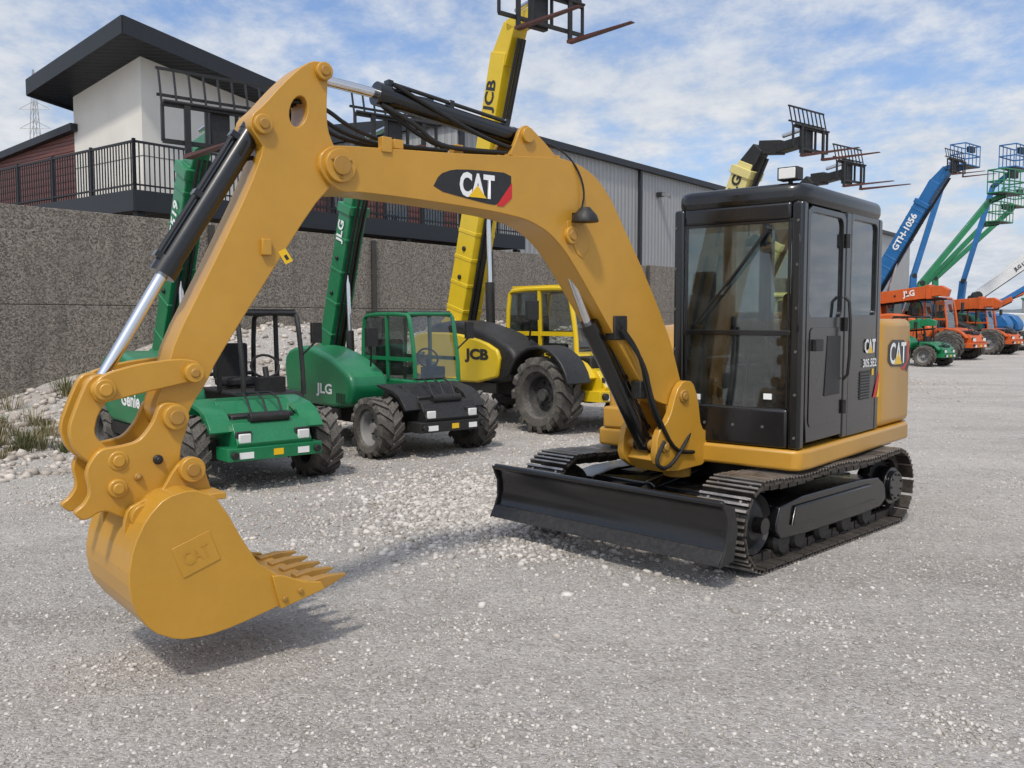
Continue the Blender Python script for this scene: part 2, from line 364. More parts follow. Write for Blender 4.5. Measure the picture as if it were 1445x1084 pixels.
# ------------------------------------------------------------ CONCRETE WALL
we=empty('concrete_wall',WO,R(52.5),'long dark exposed aggregate concrete panel wall with steel posts','wall')
posts=[4.0+4.35*k for k in range(-4,10)]
for a,c in zip(posts,posts[1:]):
    b=MB(); b.box(a+.03,c-.03,0,.22,0,1.87,'aggregate'); b.box(a+.03,c-.03,.006,.226,1.87,1.885,'deckbeam'); b.box(a+.03,c-.03,.004,.224,1.885,3.5+random.uniform(-.02,.02),'aggregate')
    mk(b,'concrete_panel',we,bevel=.008)
for a in posts:
    b=MB(); b.box(a-.07,a+.07,-.07,-.055,0,3.46,'deckbeam'); b.box(a-.012,a+.012,-.055,.26,0,3.46,'deckbeam'); mk(b,'steel_post',we)
# ------------------------------------------------------------ BUILDING
be=empty('office_building',WO,R(52.5),'two storey building with white stucco tower, brown siding and wraparound deck','building')
def rz(s,n): return 8.46-.15*(n-5.2)-.148*(s-5.3)
b=MB()
s0,s1,n0,n1=6.2,10.6,6.0,9.4
vs=[(s,n,z) for s in(s0,s1) for n in(n0,n1) for z in (4.2,rz(s,n)+.02)]
b.add(vs,[(0,1,3,2),(4,6,7,5),(0,4,5,1),(2,3,7,6),(0,2,6,4),(1,5,7,3)],'stucco')
b.box(s0-.006,s0-.001,n0,n1,5.75,5.77,'plastic'); b.box(s0,s1,n0-.006,n0-.001,5.75,5.77,'plastic'); mk(b,'stucco_tower',be)
b=MB(); c4=[(5.3,5.2),(11.2,5.2),(11.2,10.1),(5.3,10.1)]
vs=[(s,n,rz(s,n)) for s,n in c4]+[(s,n,rz(s,n)+.10) for s,n in c4]
b.add(vs,[(3,2,1,0),(4,5,6,7),(0,1,5,4),(1,2,6,5),(2,3,7,6),(3,0,4,7)],'soffit')
for i in range(4):
    a=c4[i];c=c4[(i+1)%4]
    dx=Vector((c[0]-a[0],c[1]-a[1])).normalized(); nn=Vector((dx.y,-dx.x))*.03
    P=[(a[0],a[1]),(c[0],c[1]),(c[0]+nn.x,c[1]+nn.y),(a[0]+nn.x,a[1]+nn.y)]
    vs=[(p[0],p[1],rz(*p)-.06) for p in P]+[(p[0],p[1],rz(*p)+.36) for p in P]
    b.add(vs,[(0,1,2,3),(7,6,5,4),(0,4,5,1),(1,5,6,2),(2,6,7,3),(3,7,4,0)],'darktrim')
vs=[(s,n,rz(s,n)+.30) for s,n in c4]; b.add(vs,[(0,1,2,3)],'darktrim')
mk(b,'tower_roof',be)
b=MB()
b.add([(6.2,9.4,0),(6.2,24,0),(6.2,24,5.7),(6.2,9.4,6.75),(18.3,9.4,0),(18.3,24,0),(18.3,24,5.7),(18.3,9.4,6.75)],[(0,3,2,1),(4,5,6,7),(0,4,7,3),(1,2,6,5),(3,7,6,2)],'brownsiding')
b.box(10.6,18.3,6.0,9.4,0,6.6,'brownsiding'); b.box(6.2,10.6,6.05,9.4,0,4.2,'brownsiding')
mk(b,'siding_wing',be)
b=MB(); b.add([(6.0,9.2,6.75),(6.0,24.2,5.68),(6.0,24.2,5.88),(6.0,9.2,6.95),(18.5,9.2,6.75),(18.5,24.2,5.68),(18.5,24.2,5.88),(18.5,9.2,6.95)],[(0,3,2,1),(4,5,6,7),(0,4,7,3),(1,2,6,5),(3,7,6,2),(0,1,5,4)],'darktrim')
b.box(10.65,18.4,5.85,9.5,6.6,6.75,'darktrim'); mk(b,'wing_roof',be)
for s in(12.4,14.6,16.4):
    b=MB(); b.box(s,s+1.1,5.94,6.0,4.5,6.2,'darktrim'); b.box(s+.06,s+1.04,5.93,5.939,4.56,6.14,'glassdark'); mk(b,'window',be)
b=MB()
b.box(4.2,18.3,3.0,6.0,4.20,4.42,'deckbeam'); b.box(4.2,6.2,6.0,22,4.20,4.42,'deckbeam')
b.box(4.18,18.3,2.97,3.0,3.98,4.43,'darktrim'); b.box(4.17,4.2,3.0,22,3.98,4.43,'darktrim')
for k in range(30): b.box(4.4+k*.47,4.45+k*.47,3.02,5.98,3.99,4.2,'deckbeam')
mk(b,'deck',be)
for s in(4.4,7.2,10,12.8,15.6,18.1): b=MB(); b.box(s-.09,s+.09,3.1,3.28,0,3.98,'darktrim'); mk(b,'deck_post',be)
for n in(6.5,10,13.5,17): b=MB(); b.box(4.3,4.48,n,n+.18,0,3.98,'darktrim'); mk(b,'deck_post',be)
b=MB()
def rail(p,q):
    p=Vector(p);q=Vector(q);L=(q-p).length;d=(q-p).normalized()
    for z,h in((5.47,.05),(4.55,.035)): b.beam(p+Vector((0,0,z)),q+Vector((0,0,z)),.045,h,'railing',side=d.cross(Vector((0,0,1))))
    k=int(L/.12)
    for i in range(k+1):
        x=p+d*(L*i/k); r=.011 if i%15 else .03
        b.box(x.x-r,x.x+r,x.y-r,x.y+r,4.43,5.49 if r<.02 else 5.53,'railing')
rail((4.23,3.03,0),(18.2,3.03,0)); rail((4.23,3.03,0),(4.23,21.9,0)); mk(b,'deck_railing',be)
ge=empty('metal_warehouse',WO,R(52.5),'long grey ribbed metal warehouse with dark eave behind the wall','building')
b=MB(); b.box(18.3,80,6,32,0,8.6,'greysiding'); mk(b,'metal_siding',ge)
b=MB()
b.add([(18.1,5.75,8.58),(80.2,5.75,8.58),(80.2,5.75,8.84),(18.1,5.75,8.84),(18.1,19,9.8),(80.2,19,9.8),(18.1,32.2,8.6),(80.2,32.2,8.6)],[(0,1,2,3),(3,2,5,4),(4,5,7,6),(0,3,4,6),(1,7,5,2)],'darktrim')
b.add([(18.1,5.75,8.58),(80.2,5.75,8.58),(80.2,6.02,8.58),(18.1,6.02,8.58)],[(0,1,2,3)],'darktrim')
mk(b,'warehouse_roof',ge)
for s in(18.45,31.3,44,57,70): b=MB(); b.box(s-.09,s+.09,5.84,5.99,0,8.58,'darktrim'); mk(b,'downspout',ge)
b=MB(); b.box(33.0,33.35,5.7,5.99,7.55,7.75,'darktrim'); b.beam((33.17,5.72,7.66),(33.17,5.35,7.5),.3,.14,'silver',side=(1,0,0)); mk(b,'wall_light',ge)
# ------------------------------------------------------------ EXCAVATOR
EX=empty('excavator',(1.77,7.25,0),R(230),'yellow compact tracked excavator with black glazed cab on gravel','excavator')
UR=R(-5.5); BL=(.95,0,0); BR=R(-11)
b=MB()
b.prism([(-.75,.60),(-.55,.25),(.75,.25),(1.0,.60),(1.0,-.60),(.75,-.25),(-.55,-.25),(-.75,-.60)],.20,.44,'black','xy')
b.cyl((0,0,.40),(0,0,.58),.42,'blackm',32); b.cyl((0,0,.58),(0,0,.63),.5,'black',32)
for sg in(-1,1):
    b.beam((.5,sg*.32,.38),(1.58,sg*.34,.30),.13,.16,'black',h1=.13)
    b.beam((.35,sg*.2,.32),(.35,sg*.72,.32),.5,.2,'black',side=(1,0,0)); b.beam((-.45,sg*.2,.32),(-.45,sg*.72,.32),.3,.2,'black',side=(1,0,0))
b.beam((1.25,-.34,.32),(1.25,.34,.32),.14,.10,'black',side=(1,0,0))
b.cyl((.45,0,.50),(1.1,0,.42),.055,'black',16); b.cyl((1.1,0,.42),(1.55,0,.35),.03,'blackm',12)
mk(b,'undercarriage_frame',EX,rot=UR,bevel=.012)
b=MB()
fr=[(1.70,.535),(1.655,.49),(1.63,.42),(1.625,.35),(1.64,.27),(1.67,.21),(1.71,.165)]
bk=[(x-.035,z) for x,z in fr[::-1]]; bk[0]=(1.70,.155)
b.prism(fr+bk,-.99,.99,'black')
b.cyl((1.68,-.99,.53),(1.68,.99,.53),.022,'black',12)
b.prism([(1.655,.24),(1.715,.155),(1.735,.158),(1.675,.24)],-.992,.992,'blackm')
for sg in(-1,1):
    b.prism([(1.71,.54),(1.58,.50),(1.54,.36),(1.58,.17),(1.73,.15),(1.69,.22),(1.655,.3),(1.655,.42)],sg*.99,sg*1.008,'blackm')
for y in(-.6,-.34,.34,.6): b.prism([(1.60,.48),(1.48,.40),(1.50,.24),(1.62,.2)],y-.012,y+.012,'black')
b.box(1.51,1.585,-.9,.9,.30,.40,'black')
mk(b,'dozer_blade',EX,rot=UR,bevel=.004)
def track(sgn):
    b=MB(); cx0,cx1,cz,r=-.885,1.135,.305,.262
    y0,y1=sgn*.60,sgn*.985; yc=(y0+y1)/2
    L1=cx1-cx0
    tot=2*L1+2*math.pi*r; n=46
    for i in range(n):
        t=tot*i/n
        if t<L1: x=cx0+t;z=cz-r;a=0.
        elif t<L1+math.pi*r:
            q=(t-L1)/r; x=cx1+r*math.sin(q); z=cz-r*math.cos(q); a=q
        elif t<2*L1+math.pi*r: u=t-L1-math.pi*r; x=cx1-u; z=cz+r-.022*math.sin(math.pi*u/L1*2)**2; a=math.pi
        else: q=(t-2*L1-math.pi*r)/r; x=cx0-r*math.sin(q); z=cz+r*math.cos(q); a=math.pi+q
        tx,tz=math.cos(a),math.sin(a); nxx,nz=math.sin(a),-math.cos(a)
        pl=tot/n
        def P(u,v,y): return (x+tx*u+nxx*v,y,z+tz*u+nz*v)
        def bx(u0,u1,v0,v1,ya,yb,m):
            b.add([P(u,v,y) for u in(u0,u1) for v in(v0,v1) for y in(ya,yb)],[(0,1,3,2),(4,6,7,5),(0,4,5,1),(2,3,7,6),(0,2,6,4),(1,5,7,3)],m)
        bx(-pl*.46,pl*.42,.004,.018,y0,y1,'steelpad')
        for u in(-.40,-.03,.32):
            bx(pl*u-.007,pl*u+.007,.018,.035,y0+sgn*.004,y1-sgn*.004,'steelpad')
            bx(pl*u-.0085,pl*u+.0085,.035,.042,y0+sgn*.004,y1-sgn*.004,'padworn')
        for yy in(-.07,.07): bx(-pl*.42,pl*.42,-.055,.004,yc+yy-.02,yc+yy+.02,'steelpad')
        for yy in(-.12,.12):
            b.cyl(P(pl*.15,.017,yc+yy),P(pl*.15,.030,yc+yy),.012,'padworn',6)
    o=mk(b,'crawler_track',EX,rot=UR)
    b=MB(); yy0,yy1=sgn*.68,sgn*.945
    b.prism(chaikin([(-.62,.16),(.88,.16),(.98,.25),(.9,.43),(-.55,.43),(-.72,.34),(-.74,.22)]),yy0,yy1,'black')
    b.prism([(-.5,.25),(.78,.25),(.74,.38),(-.45,.38)],yy1,yy1+sgn*.02,'black')
    mk(b,'track_frame',o,bevel=.015)
    for x in(-.45,-.1,.25,.6,.82): b=MB(); b.lathe([(.0,-.13),(.075,-.13),(.095,-.10),(.095,.10),(.075,.13),(0,.13)],(x,yc,.145),'blackm',20); mk(b,'track_roller',o)
    b=MB(); b.lathe([(.0,-.10),(.10,-.10),(.17,-.05),(.2,-.09),(.215,-.05),(.215,.05),(.2,.09),(.17,.05),(.10,.10),(0,.10)],(cx1,yc,cz),'blackm',32)
    b.cyl((cx1,yc,cz),(cx1,sgn*.96,cz),.055,'black',16); mk(b,'idler_wheel',o)
    b=MB(); ns=21
    P=[]
    for i in range(ns*2):
        t=math.pi*i/ns; rr=.225 if i%2 else .19; P.append((cx0+rr*math.cos(t),cz+rr*math.sin(t)))
    b.prism(P,yc-.03,yc+.03,'blackm'); b.cyl((cx0,yc-.1,cz),(cx0,sgn*.93,cz),.15,'black',28); b.cyl((cx0,sgn*.93,cz),(cx0,sgn*.965,cz),.12,'black',28)
    for i in range(9):
        t=2*math.pi*i/9; b.cyl((cx0+.095*math.cos(t),sgn*.965,cz+.095*math.sin(t)),(cx0+.095*math.cos(t),sgn*.975,cz+.095*math.sin(t)),.011,'blackm',6)
    mk(b,'drive_sprocket',o,bevel=.006)
track(1);track(-1)
b=MB()
sk=[(.86,.86),(.82,.91),(.70,.93),(-1.42,.93),(-1.62,.86),(-1.76,.66),(-1.83,.35),(-1.85,0),(-1.83,-.35),(-1.76,-.66),(-1.62,-.86),(-1.42,-.93),(.50,-.93),(.57,-.9),(.62,-.30),(.86,-.06)]
b.prism(sk,.615,.755,'cat','xy'); mk(b,'platform_skirt',EX,bevel=.022,seg=3)
b=MB(); b.prism([(.55,.8),(-1.4,.8),(-1.4,-.8),(.55,-.8)],.56,.613,'blackm','xy')
b.box(.55,.80,-.28,-.08,.56,.615,'black')
mk(b,'turntable',EX)
b=MB()
b.prism([(-.75,.757),(-.75,1.60),(.05,1.55),(.30,1.42),(.40,1.05),(.40,.757)],-.93,-.14,'cat')
mk(b,'engine_cover',EX,bevel=.04,seg=3)
b=MB()
b.box(.42,.58,-.86,-.45,.757,.93,'cat'); mk(b,'tool_box',EX,bevel=.02)
b=MB(); b.box(.43,.6,-.52,-.36,.96,1.12,'blackm'); b.cyl((.52,-.60,.93),(.52,-.60,1.08),.05,'blackm',16); b.pipe([(.56,-.3,.8),(.66,-.35,1.1),(.52,-.5,1.25),(.43,-.7,1.1)],.015,'hose',smooth=2); mk(b,'battery_cover',EX,bevel=.01)
b=MB()
cw=[(-.76,.90),(-1.50,.90),(-1.63,.83),(-1.73,.64),(-1.78,.35),(-1.80,0),(-1.78,-.35),(-1.73,-.64),(-1.63,-.83),(-1.50,-.90),(-.76,-.90)]
b.prism(cw,.757,1.64,'cat','xy'); CW=mk(b,'counterweight',EX,bevel=.06,seg=4)
b=MB(); b.box(-1.5,-.9,-.5,.5,1.64,1.70,'cat'); mk(b,'engine_hood',EX,bevel=.03)
# CAB
X0,X1,Y0,Y1=-.74,.84,-.07,.90
b=MB()
for y in(Y0,Y1-.085): b.box(X1-.09,X1,y,y+.085,.76,2.42,'black')
for y in(Y0,Y1-.08): b.box(X0,X0+.10,y,y+.08,.76,2.42,'black')
b.box(-.06,.06,Y1-.07,Y1,.76,2.42,'black'); b.box(-.06,.06,Y0,Y0+.06,1.5,2.42,'black')
b.box(X1-.05,X1+.004,Y0+.085,Y1-.085,2.30,2.42,'black')
b.box(X1-.06,X1+.002,Y0+.085,Y1-.085,.76,1.03,'black')
b.box(X0+.1,X1-.09,Y0,Y0+.05,.76,1.35,'black')
b.box(X0,X0+.05,Y0+.08,Y1-.08,.76,1.5,'black')
b.box(X0+.1,X1-.09,Y0+.05,Y1-.07,.76,.82,'blackm')
CAB=mk(b,'cab',EX,bevel=.022,seg=3)
b=MB(); b.prism([(X0+.09,.765),(-.055,.765),(-.055,2.415),(X0+.09,2.415)],Y1-.05,Y1-.004,'black',hole=rrect(X0+.12,-.085,1.67,2.37,.05)); mk(b,'rear_side_panel',CAB,bevel=.006)
b=MB(); e=.012
rp=[(X1+e,Y1-.12),(X1-.03,Y1-.03),(X1-.14,Y1+e),(X0+.08,Y1+e),(X0-e,Y1-.08),(X0-e,Y0+.08),(X0+.08,Y0-e),(X1-.14,Y0-e),(X1-.03,Y0+.03),(X1+e,Y0+.12)]
b.prism(rp,2.395,2.545,'black','xy'); mk(b,'cab_roof',CAB,bevel=.055,seg=5)
b=MB(); b.prism([(X1-.25,Y1-.2),(X0+.2,Y1-.2),(X0+.2,Y0+.2),(X1-.25,Y0+.2)],2.54,2.57,'black','xy'); mk(b,'roof_hatch',CAB,bevel=.012)
def pane(name,par,x0,x1,y0,y1,z0,z1,m='glass'):
    p=MB(); p.box(x0,x1,y0,y1,z0,z1,m); return mk(p,name,par)
pane('window',CAB,X1-.022,X1-.016,Y0+.07,Y1-.07,1.56,2.31); pane('window',CAB,X1-.026,X1-.020,Y0+.07,Y1-.07,1.02,1.53)
pane('window',CAB,X0+.10,-.06,Y1-.03,Y1-.024,1.65,2.40,'glass')
pane('window',CAB,-.05,X1-.08,Y0+.02,Y0+.026,1.34,2.42); pane('window',CAB,X0+.09,-.05,Y0+.02,Y0+.026,1.34,2.42); pane('window',CAB,X0+.02,X0+.026,Y0+.07,Y1-.07,1.49,2.42)
b=MB()
b.box(X1-.03,X1-.005,Y0+.08,Y1-.08,1.525,1.562,'black')
for y in (Y0+.092,Y1-.108): b.box(X1-.03,X1-.008,y,y+.016,1.03,2.31,'black')
b.box(X1-.03,X1-.008,Y0+.09,Y1-.09,2.285,2.305,'black')
mk(b,'window_frame',CAB,bevel=.004)
b=MB()
for y in(Y0+.02,Y1-.035):
    for k in range(6): z=.84+k*.29; b.cyl((X1,y,z),(X1+.008,y,z),.010,'plastic',8)
for y in(.2,.42,.64): b.cyl((X1,y,.9),(X1+.006,y,.9),.011,'plastic',8)
mk(b,'bolt',CAB)
b=MB(); dy=Y1+.004
b.prism([(.09,.80),(.73,.80),(.76,1.0),(.77,2.36),(.70,2.395),(.12,2.395),(.08,2.36)],dy-.04,dy,'black',hole=rrect(.125,.725,1.65,2.355,.06))
b.prism(rrect(.15,.71,.90,1.58,.05),dy,dy+.006,'black')
b.prism([(.16,1.10),(.45,1.10),(.40,1.52),(.16,1.52)],dy+.006,dy+.012,'blackm')
DOOR=mk(b,'door',EX,bevel=.008,seg=2)
pane('window',DOOR,.11,.74,dy-.024,dy-.018,1.63,2.38,'glass')
b=MB(); b.box(.53,.66,dy,dy+.03,1.42,1.50,'blackm'); b.pipe([(.10,dy+.01,1.2),(.10,dy+.055,1.25),(.10,dy+.055,1.75),(.10,dy+.01,1.8)],.012,'blackm',smooth=1); mk(b,'handle',DOOR,bevel=.006)
for z in(1.0,1.6,2.2): b=MB(); b.cyl((.075,dy+.012,z-.05),(.075,dy+.012,z+.05),.018,'blackm',10); mk(b,'hinge',DOOR)
b=MB(); b.box(-.52,-.30,Y1-.006,Y1,1.02,1.24,'blackm')
for k in range(9): b.box(-.515,-.305,Y1-.001,Y1+.009,1.035+k*.022,1.045+k*.022,'plastic')
mk(b,'vent_grille',CAB)
b=MB()
b.box(-.42,.08,.20,.66,.95,1.16,'seat'); b.prism([(-.48,1.14),(-.34,1.14),(-.42,1.85),(-.52,1.85)],.21,.65,'seat'); b.prism([(-.50,1.84),(-.42,1.84),(-.44,2.05),(-.52,2.05)],.32,.54,'seat'); b.box(-.35,0,.25,.6,.82,.95,'plastic')
mk(b,'operator_seat',CAB,bevel=.04,seg=3)
for y in(.08,.76):
    b=MB(); b.box(-.3,.22,y-.06,y+.06,1.0,1.28,'plastic'); b.cyl((.16,y,1.28),(.18,y,1.46),.018,'blackm'); b.cyl((.18,y,1.44),(.185,y,1.56),.028,'blackm',12,.02); mk(b,'control_lever',CAB,bevel=.008)
for y in(.33,.53): b=MB(); b.cyl((.52,y,.82),(.42,y,1.42),.013,'blackm'); b.box(.48,.62,y-.06,y+.06,.84,.87,'blackm'); mk(b,'travel_lever',CAB)
b=MB(); b.prism([(.60,.82),(.72,.82),(.70,1.42),(.62,1.44)],.0,.10,'plastic'); b.box(.60,.68,-.02,.12,1.43,1.60,'blackm'); mk(b,'monitor_console',CAB,bevel=.008)
b=MB(); b.pipe([(X1+.01,.12,1.60),(X1+.025,.14,1.62),(X1+.02,.55,2.1)],.008,'blackm'); b.beam((X1+.012,.36,1.87),(X1+.012,.66,2.25),.012,.02,'hose',side=(1,0,0)); mk(b,'wiper',CAB)
b=MB(); b.box(X1-.12,X1-.02,.70,.84,2.565,2.65,'blackm'); b.box(X1-.02,X1-.012,.712,.828,2.572,2.642,'lampglass'); b.cyl((X1-.08,.77,2.53),(X1-.08,.77,2.57),.015,'blackm')
b.cyl((X1-.2,.72,2.53),(X1-.2,.72,2.64),.006,'blackm'); mk(b,'work_light',EX,bevel=.012)
b=MB(); b.pipe([(X1-.01,Y1-.03,2.2),(X1+.03,Y1-.01,2.15),(X1+.03,Y1-.01,1.6),(X1-.01,Y1-.03,1.55)],.009,'blackm') ; mk(b,'grab_rail',CAB)
RX=(-1,0,0);UZ=(0,0,1)
text('CAT',(-.50,Y1+.003,1.43),RX,UZ,.11,'decalwhite',EX,'logo_lettering',w=.24,bold=.03)
b=MB(); b.prism([(-.445,1.375),(-.555,1.375),(-.50,1.435)],Y1+.0075,Y1+.0085,'decalyel'); mk(b,'logo_triangle',EX)
text('305.5E2',(-.50,Y1+.003,1.30),RX,UZ,.065,'decalwhite',EX,'model_lettering',w=.30,bold=.02)
b=MB(); b.prism([(-.66,1.02),(-.60,1.02),(-.71,1.22),(-.735,1.18)],Y1+.002,Y1+.003,'decalred'); b.prism([(-.68,1.02),(-.735,1.02),(-.735,1.14)],Y1+.002,Y1+.003,'decalyel'); mk(b,'stripe_decal',EX)
yc_=.9015
b=MB(); b.prism([(-1.28,1.235),(-1.36,1.20),(-1.46,1.28),(-1.50,1.43),(-1.47,1.47),(-1.40,1.27),(-1.33,1.24)],yc_,yc_+.001,'decalred')
b.prism([(-1.38,1.215),(-1.44,1.19),(-1.52,1.26),(-1.53,1.38),(-1.48,1.28)],yc_+.001,yc_+.002,'decalblack')
b.prism(chaikin([(-.93,1.25),(-1.43,1.235),(-1.42,1.46),(-.95,1.47)]),yc_+.002,yc_+.003,'decalblack')
mk(b,'logo_backing',EX)
text('CAT',(-1.18,yc_+.004,1.355),RX,UZ,.18,'decalwhite',EX,'logo_lettering',w=.42,bold=.02)
b=MB(); b.prism([(-1.08,1.262),(-1.28,1.262),(-1.18,1.36)],yc_+.008,yc_+.009,'decalyel'); mk(b,'logo_triangle',EX)
b=MB()
b.box(X1-.008,X1-.005,.11,.16,1.06,1.10,'decalwhite'); b.box(X1-.008,X1-.005,.64,.70,1.09,1.13,'decalwhite'); b.box(-.60,-.56,Y1,Y1+.002,1.20,1.25,'decalyel'); mk(b,'warning_sticker',CAB)
# swing post
b=MB()
ps=chaikin([(-.20,.60),(.24,.57),(.38,.66),(.36,.86),(.24,.95),(.17,1.14),(.10,1.21),(.0,1.20),(-.06,1.08),(-.10,.86),(-.2,.82)])
for a,c in((-.185,-.13),(.13,.185)): b.prism(ps,a,c,'cat')
b.prism([(-.20,.60),(.24,.57),(.33,.66),(.20,.82),(-.2,.82)],-.13,.13,'cat')
b.cyl((-.06,0,.50),(-.06,0,.95),.10,'cat',20)
b.pin(.10,1.10,.045,.20,'catdirty'); b.pin(.29,.76,.04,.20,'catdirty')
mk(b,'swing_post',EX,BL,BR,bevel=.012)
bo=[(2.80,2.34),(2.84,2.40),(2.83,2.47),(2.77,2.52),(2.64,2.53),(2.39,2.545),(2.02,2.565),(1.56,2.60),(1.22,2.63),(1.05,2.605),(.90,2.54),(.77,2.42),(.62,2.20),(.48,2.00),(.30,1.72),(.16,1.46),(.06,1.20),(.03,1.08),(.09,1.03),(.20,1.04),(.33,1.08),(.47,1.21),(.64,1.42),(.84,1.67),(1.04,1.92),(1.17,2.07),(1.30,2.17),(1.47,2.235),(1.72,2.265),(2.21,2.29),(2.60,2.30),(2.72,2.29)]
bo=chaikin(bo,2)
b=MB(); b.prism(bo,-.112,.112,'cat')
for sg in(-1,1):
    b.prism(bo,sg*.112,sg*.124,'cat')
    b.cyl((2.73,sg*.12,2.42),(2.73,sg*.15,2.42),.085,'cat',28); b.cyl((2.73,sg*.15,2.42),(2.73,sg*.165,2.42),.05,'catdirty',20)
    for k in range(3): b.cyl((2.73+.06*math.cos(k*2.1+.5),sg*.15,2.42+.06*math.sin(k*2.1+.5)),(2.73+.06*math.cos(k*2.1+.5),sg*.158,2.42+.06*math.sin(k*2.1+.5)),.009,'catdirty',6)
    b.prism(chaikin([(1.60,2.585),(1.54,2.70),(1.51,2.77),(1.46,2.80),(1.40,2.77),(1.30,2.70),(1.20,2.62)]),sg*.07,sg*.10,'cat')
    b.cyl((1.12,sg*.12,2.16),(1.12,sg*.15,2.16),.055,'cat',22); b.cyl((1.12,sg*.15,2.16),(1.12,sg*.16,2.16),.032,'catdirty',16)
    b.prism(chaikin([(1.04,2.0),(1.18,2.24),(1.05,2.27),(.95,2.1)]),sg*.124,sg*.13,'cat')
    b.cyl((1.46,sg*.06,2.735),(1.46,sg*.125,2.735),.045,'cat',20)
b.prism([(1.62,2.59),(1.18,2.625),(1.18,2.65),(1.62,2.615)],-.09,.09,'cat')
for d_,z in((2.35,2.555),(1.95,2.575)): b.box(d_-.03,d_+.03,.03,.09,z,z+.05,'cat')
b.box(2.42,2.48,.09,.135,2.52,2.60,'cat')
BOOM=mk(b,'boom',EX,BL,BR,bevel=.009)
b=MB(); y=.1245
b.prism(chaikin([(2.16,2.355),(2.11,2.44),(2.02,2.475),(1.88,2.487),(1.60,2.495),(1.60,2.41),(1.70,2.30),(1.80,2.305)]),y,y+.0015,'decalblack'); b.prism([(1.595,2.44),(1.595,2.35),(1.66,2.297),(1.71,2.297)],y+.002,y+.003,'decalred'); mk(b,'boom_decal',BOOM)
text('CAT',(1.85,y+.002,2.40),RX,UZ,.14,'decalwhite',BOOM,'logo_lettering',w=.25,bold=.04)
b=MB(); b.prism([(1.785,2.332),(1.915,2.332),(1.85,2.40)],y+.0055,y+.0065,'decalyel'); mk(b,'logo_triangle',BOOM)
b=MB(); b.lathe([(0,-.06),(.03,-.06),(.075,-.01),(.085,.02),(.085,.03),(0,.03)],(0,0,0),'blackm',20)
b.v=[(1.07+v[0],.20+v[2]*1.0,2.27-v[1]) for v in b.v]; b.box(1.03,1.11,.124,.16,2.25,2.30,'blackm')
b.pipe([(1.05,.14,2.30),(1.02,.15,2.45),(1.10,.13,2.62),(1.22,.06,2.72),(1.38,.04,2.72)],.006,'hose',smooth=2)
mk(b,'boom_lamp',EX,BL,BR)
def hyd(name,p0,p1,p2,r,rr,yc=0.):
    b=MB(); P=lambda p,y=yc:(p[0],y,p[1]); d=(Vector(p1)-Vector(p0)).normalized()
    b.cyl(P(p0),P(p1),r,'black',24); e=Vector(p1)-d*.06; b.cyl(P(e),P(Vector(p1)+d*.02),r*1.14,'black',24); b.cyl(P(Vector(p0)),P(Vector(p0)+d*.04),r*1.05,'black',24)
    b.cyl((p0[0],yc-.06,p0[1]),(p0[0],yc+.06,p0[1]),r*.95,'black',20)
    n=Vector((-d.y,d.x)); s1=Vector(p0)+d*.1+n*(r+.015); s2=Vector(p1)-d*.05+n*(r+.015)
    b.pipe([(s1.x,yc+.02,s1.y),(s2.x,yc+.02,s2.y)],.012,'black')
    for q in(s1,(s1+s2)/2,s2): b.beam((q.x-n.x*.05,yc+.01,q.y-n.y*.05),(q.x+n.x*.014,yc+.01,q.y+n.y*.014),.05,.03,'black')
    o=mk(b,name,EX,BL,BR)
    b=MB(); b.cyl(P(p1),P(p2),rr,'chrome',20); b.cyl((p2[0],yc-.055,p2[1]),(p2[0],yc+.055,p2[1]),rr*1.7,'blackm',20); mk(b,'piston_rod',o); return o
hyd('stick_cylinder',(1.46,2.735),(2.42,2.85),(2.80,2.875),.056,.028)
hyd('boom_cylinder',(.29,.76),(.84,1.60),(1.12,2.16),.060,.030)
hyd('bucket_cylinder',(3.13,2.58),(3.585,1.86),(3.90,1.33),.055,.028)
HO=[]
HO.append(([(2.35,.05,2.90),(2.1,.07,2.80),(1.75,.08,2.68),(1.45,.07,2.64)],.013))
HO.append(([(2.42,.03,2.79),(2.25,.10,2.70),(2.12,.11,2.60),(1.9,.10,2.60),(1.6,.08,2.62)],.013))
HO.append(([(2.38,-.03,2.80),(2.2,.0,2.68),(2.0,.02,2.60),(1.6,.0,2.62),(1.2,.0,2.66),(.9,.0,2.58),(.6,0,2.22)],.013))
for k,y in enumerate((-.07,-.03,.04)): HO.append(([(2.0,y,2.59),(2.35,y,2.58),(2.62,y,2.60+.02*k),(2.76,y,2.66+.03*k),(2.86,y,2.74),(3.0,y*.6,2.72),(3.14,y*.6,2.62-.05*k)],.012))
HO.append(([(3.20,.07,2.50),(3.24,.04,2.40),(3.12,-.02,2.44)],.011))
for y in(-.05,.05): HO.append(([(.55,y,2.13),(.3,y,1.77),(.1,y,1.42),(.0,y,1.1),(-.1,y,.9)],.014))
HO.append(([(.30,.19,.80),(.42,.21,.66),(.30,.22,.60),(.1,.2,.75),(-.05,.15,.9)],.014))
for y,q in((.17,0.),(.20,.05)): HO.append(([(.70,y-.04,1.62-q),(.52,y,1.40-q),(.45,y,1.12),(.36,y,.95),(.2,y,.72),(.0,y,.7)],.014))
for P_,r_ in HO: b=MB(); b.pipe(P_,r_,'hose',smooth=2); mk(b,'hydraulic_hose',EX,BL,BR)
for q in((.62,.74,.05,.14,1.50,1.66),(.40,.50,.06,.15,1.10,1.22)): b=MB(); b.box(*q,'blackm'); mk(b,'valve_block',EX,BL,BR,bevel=.008)
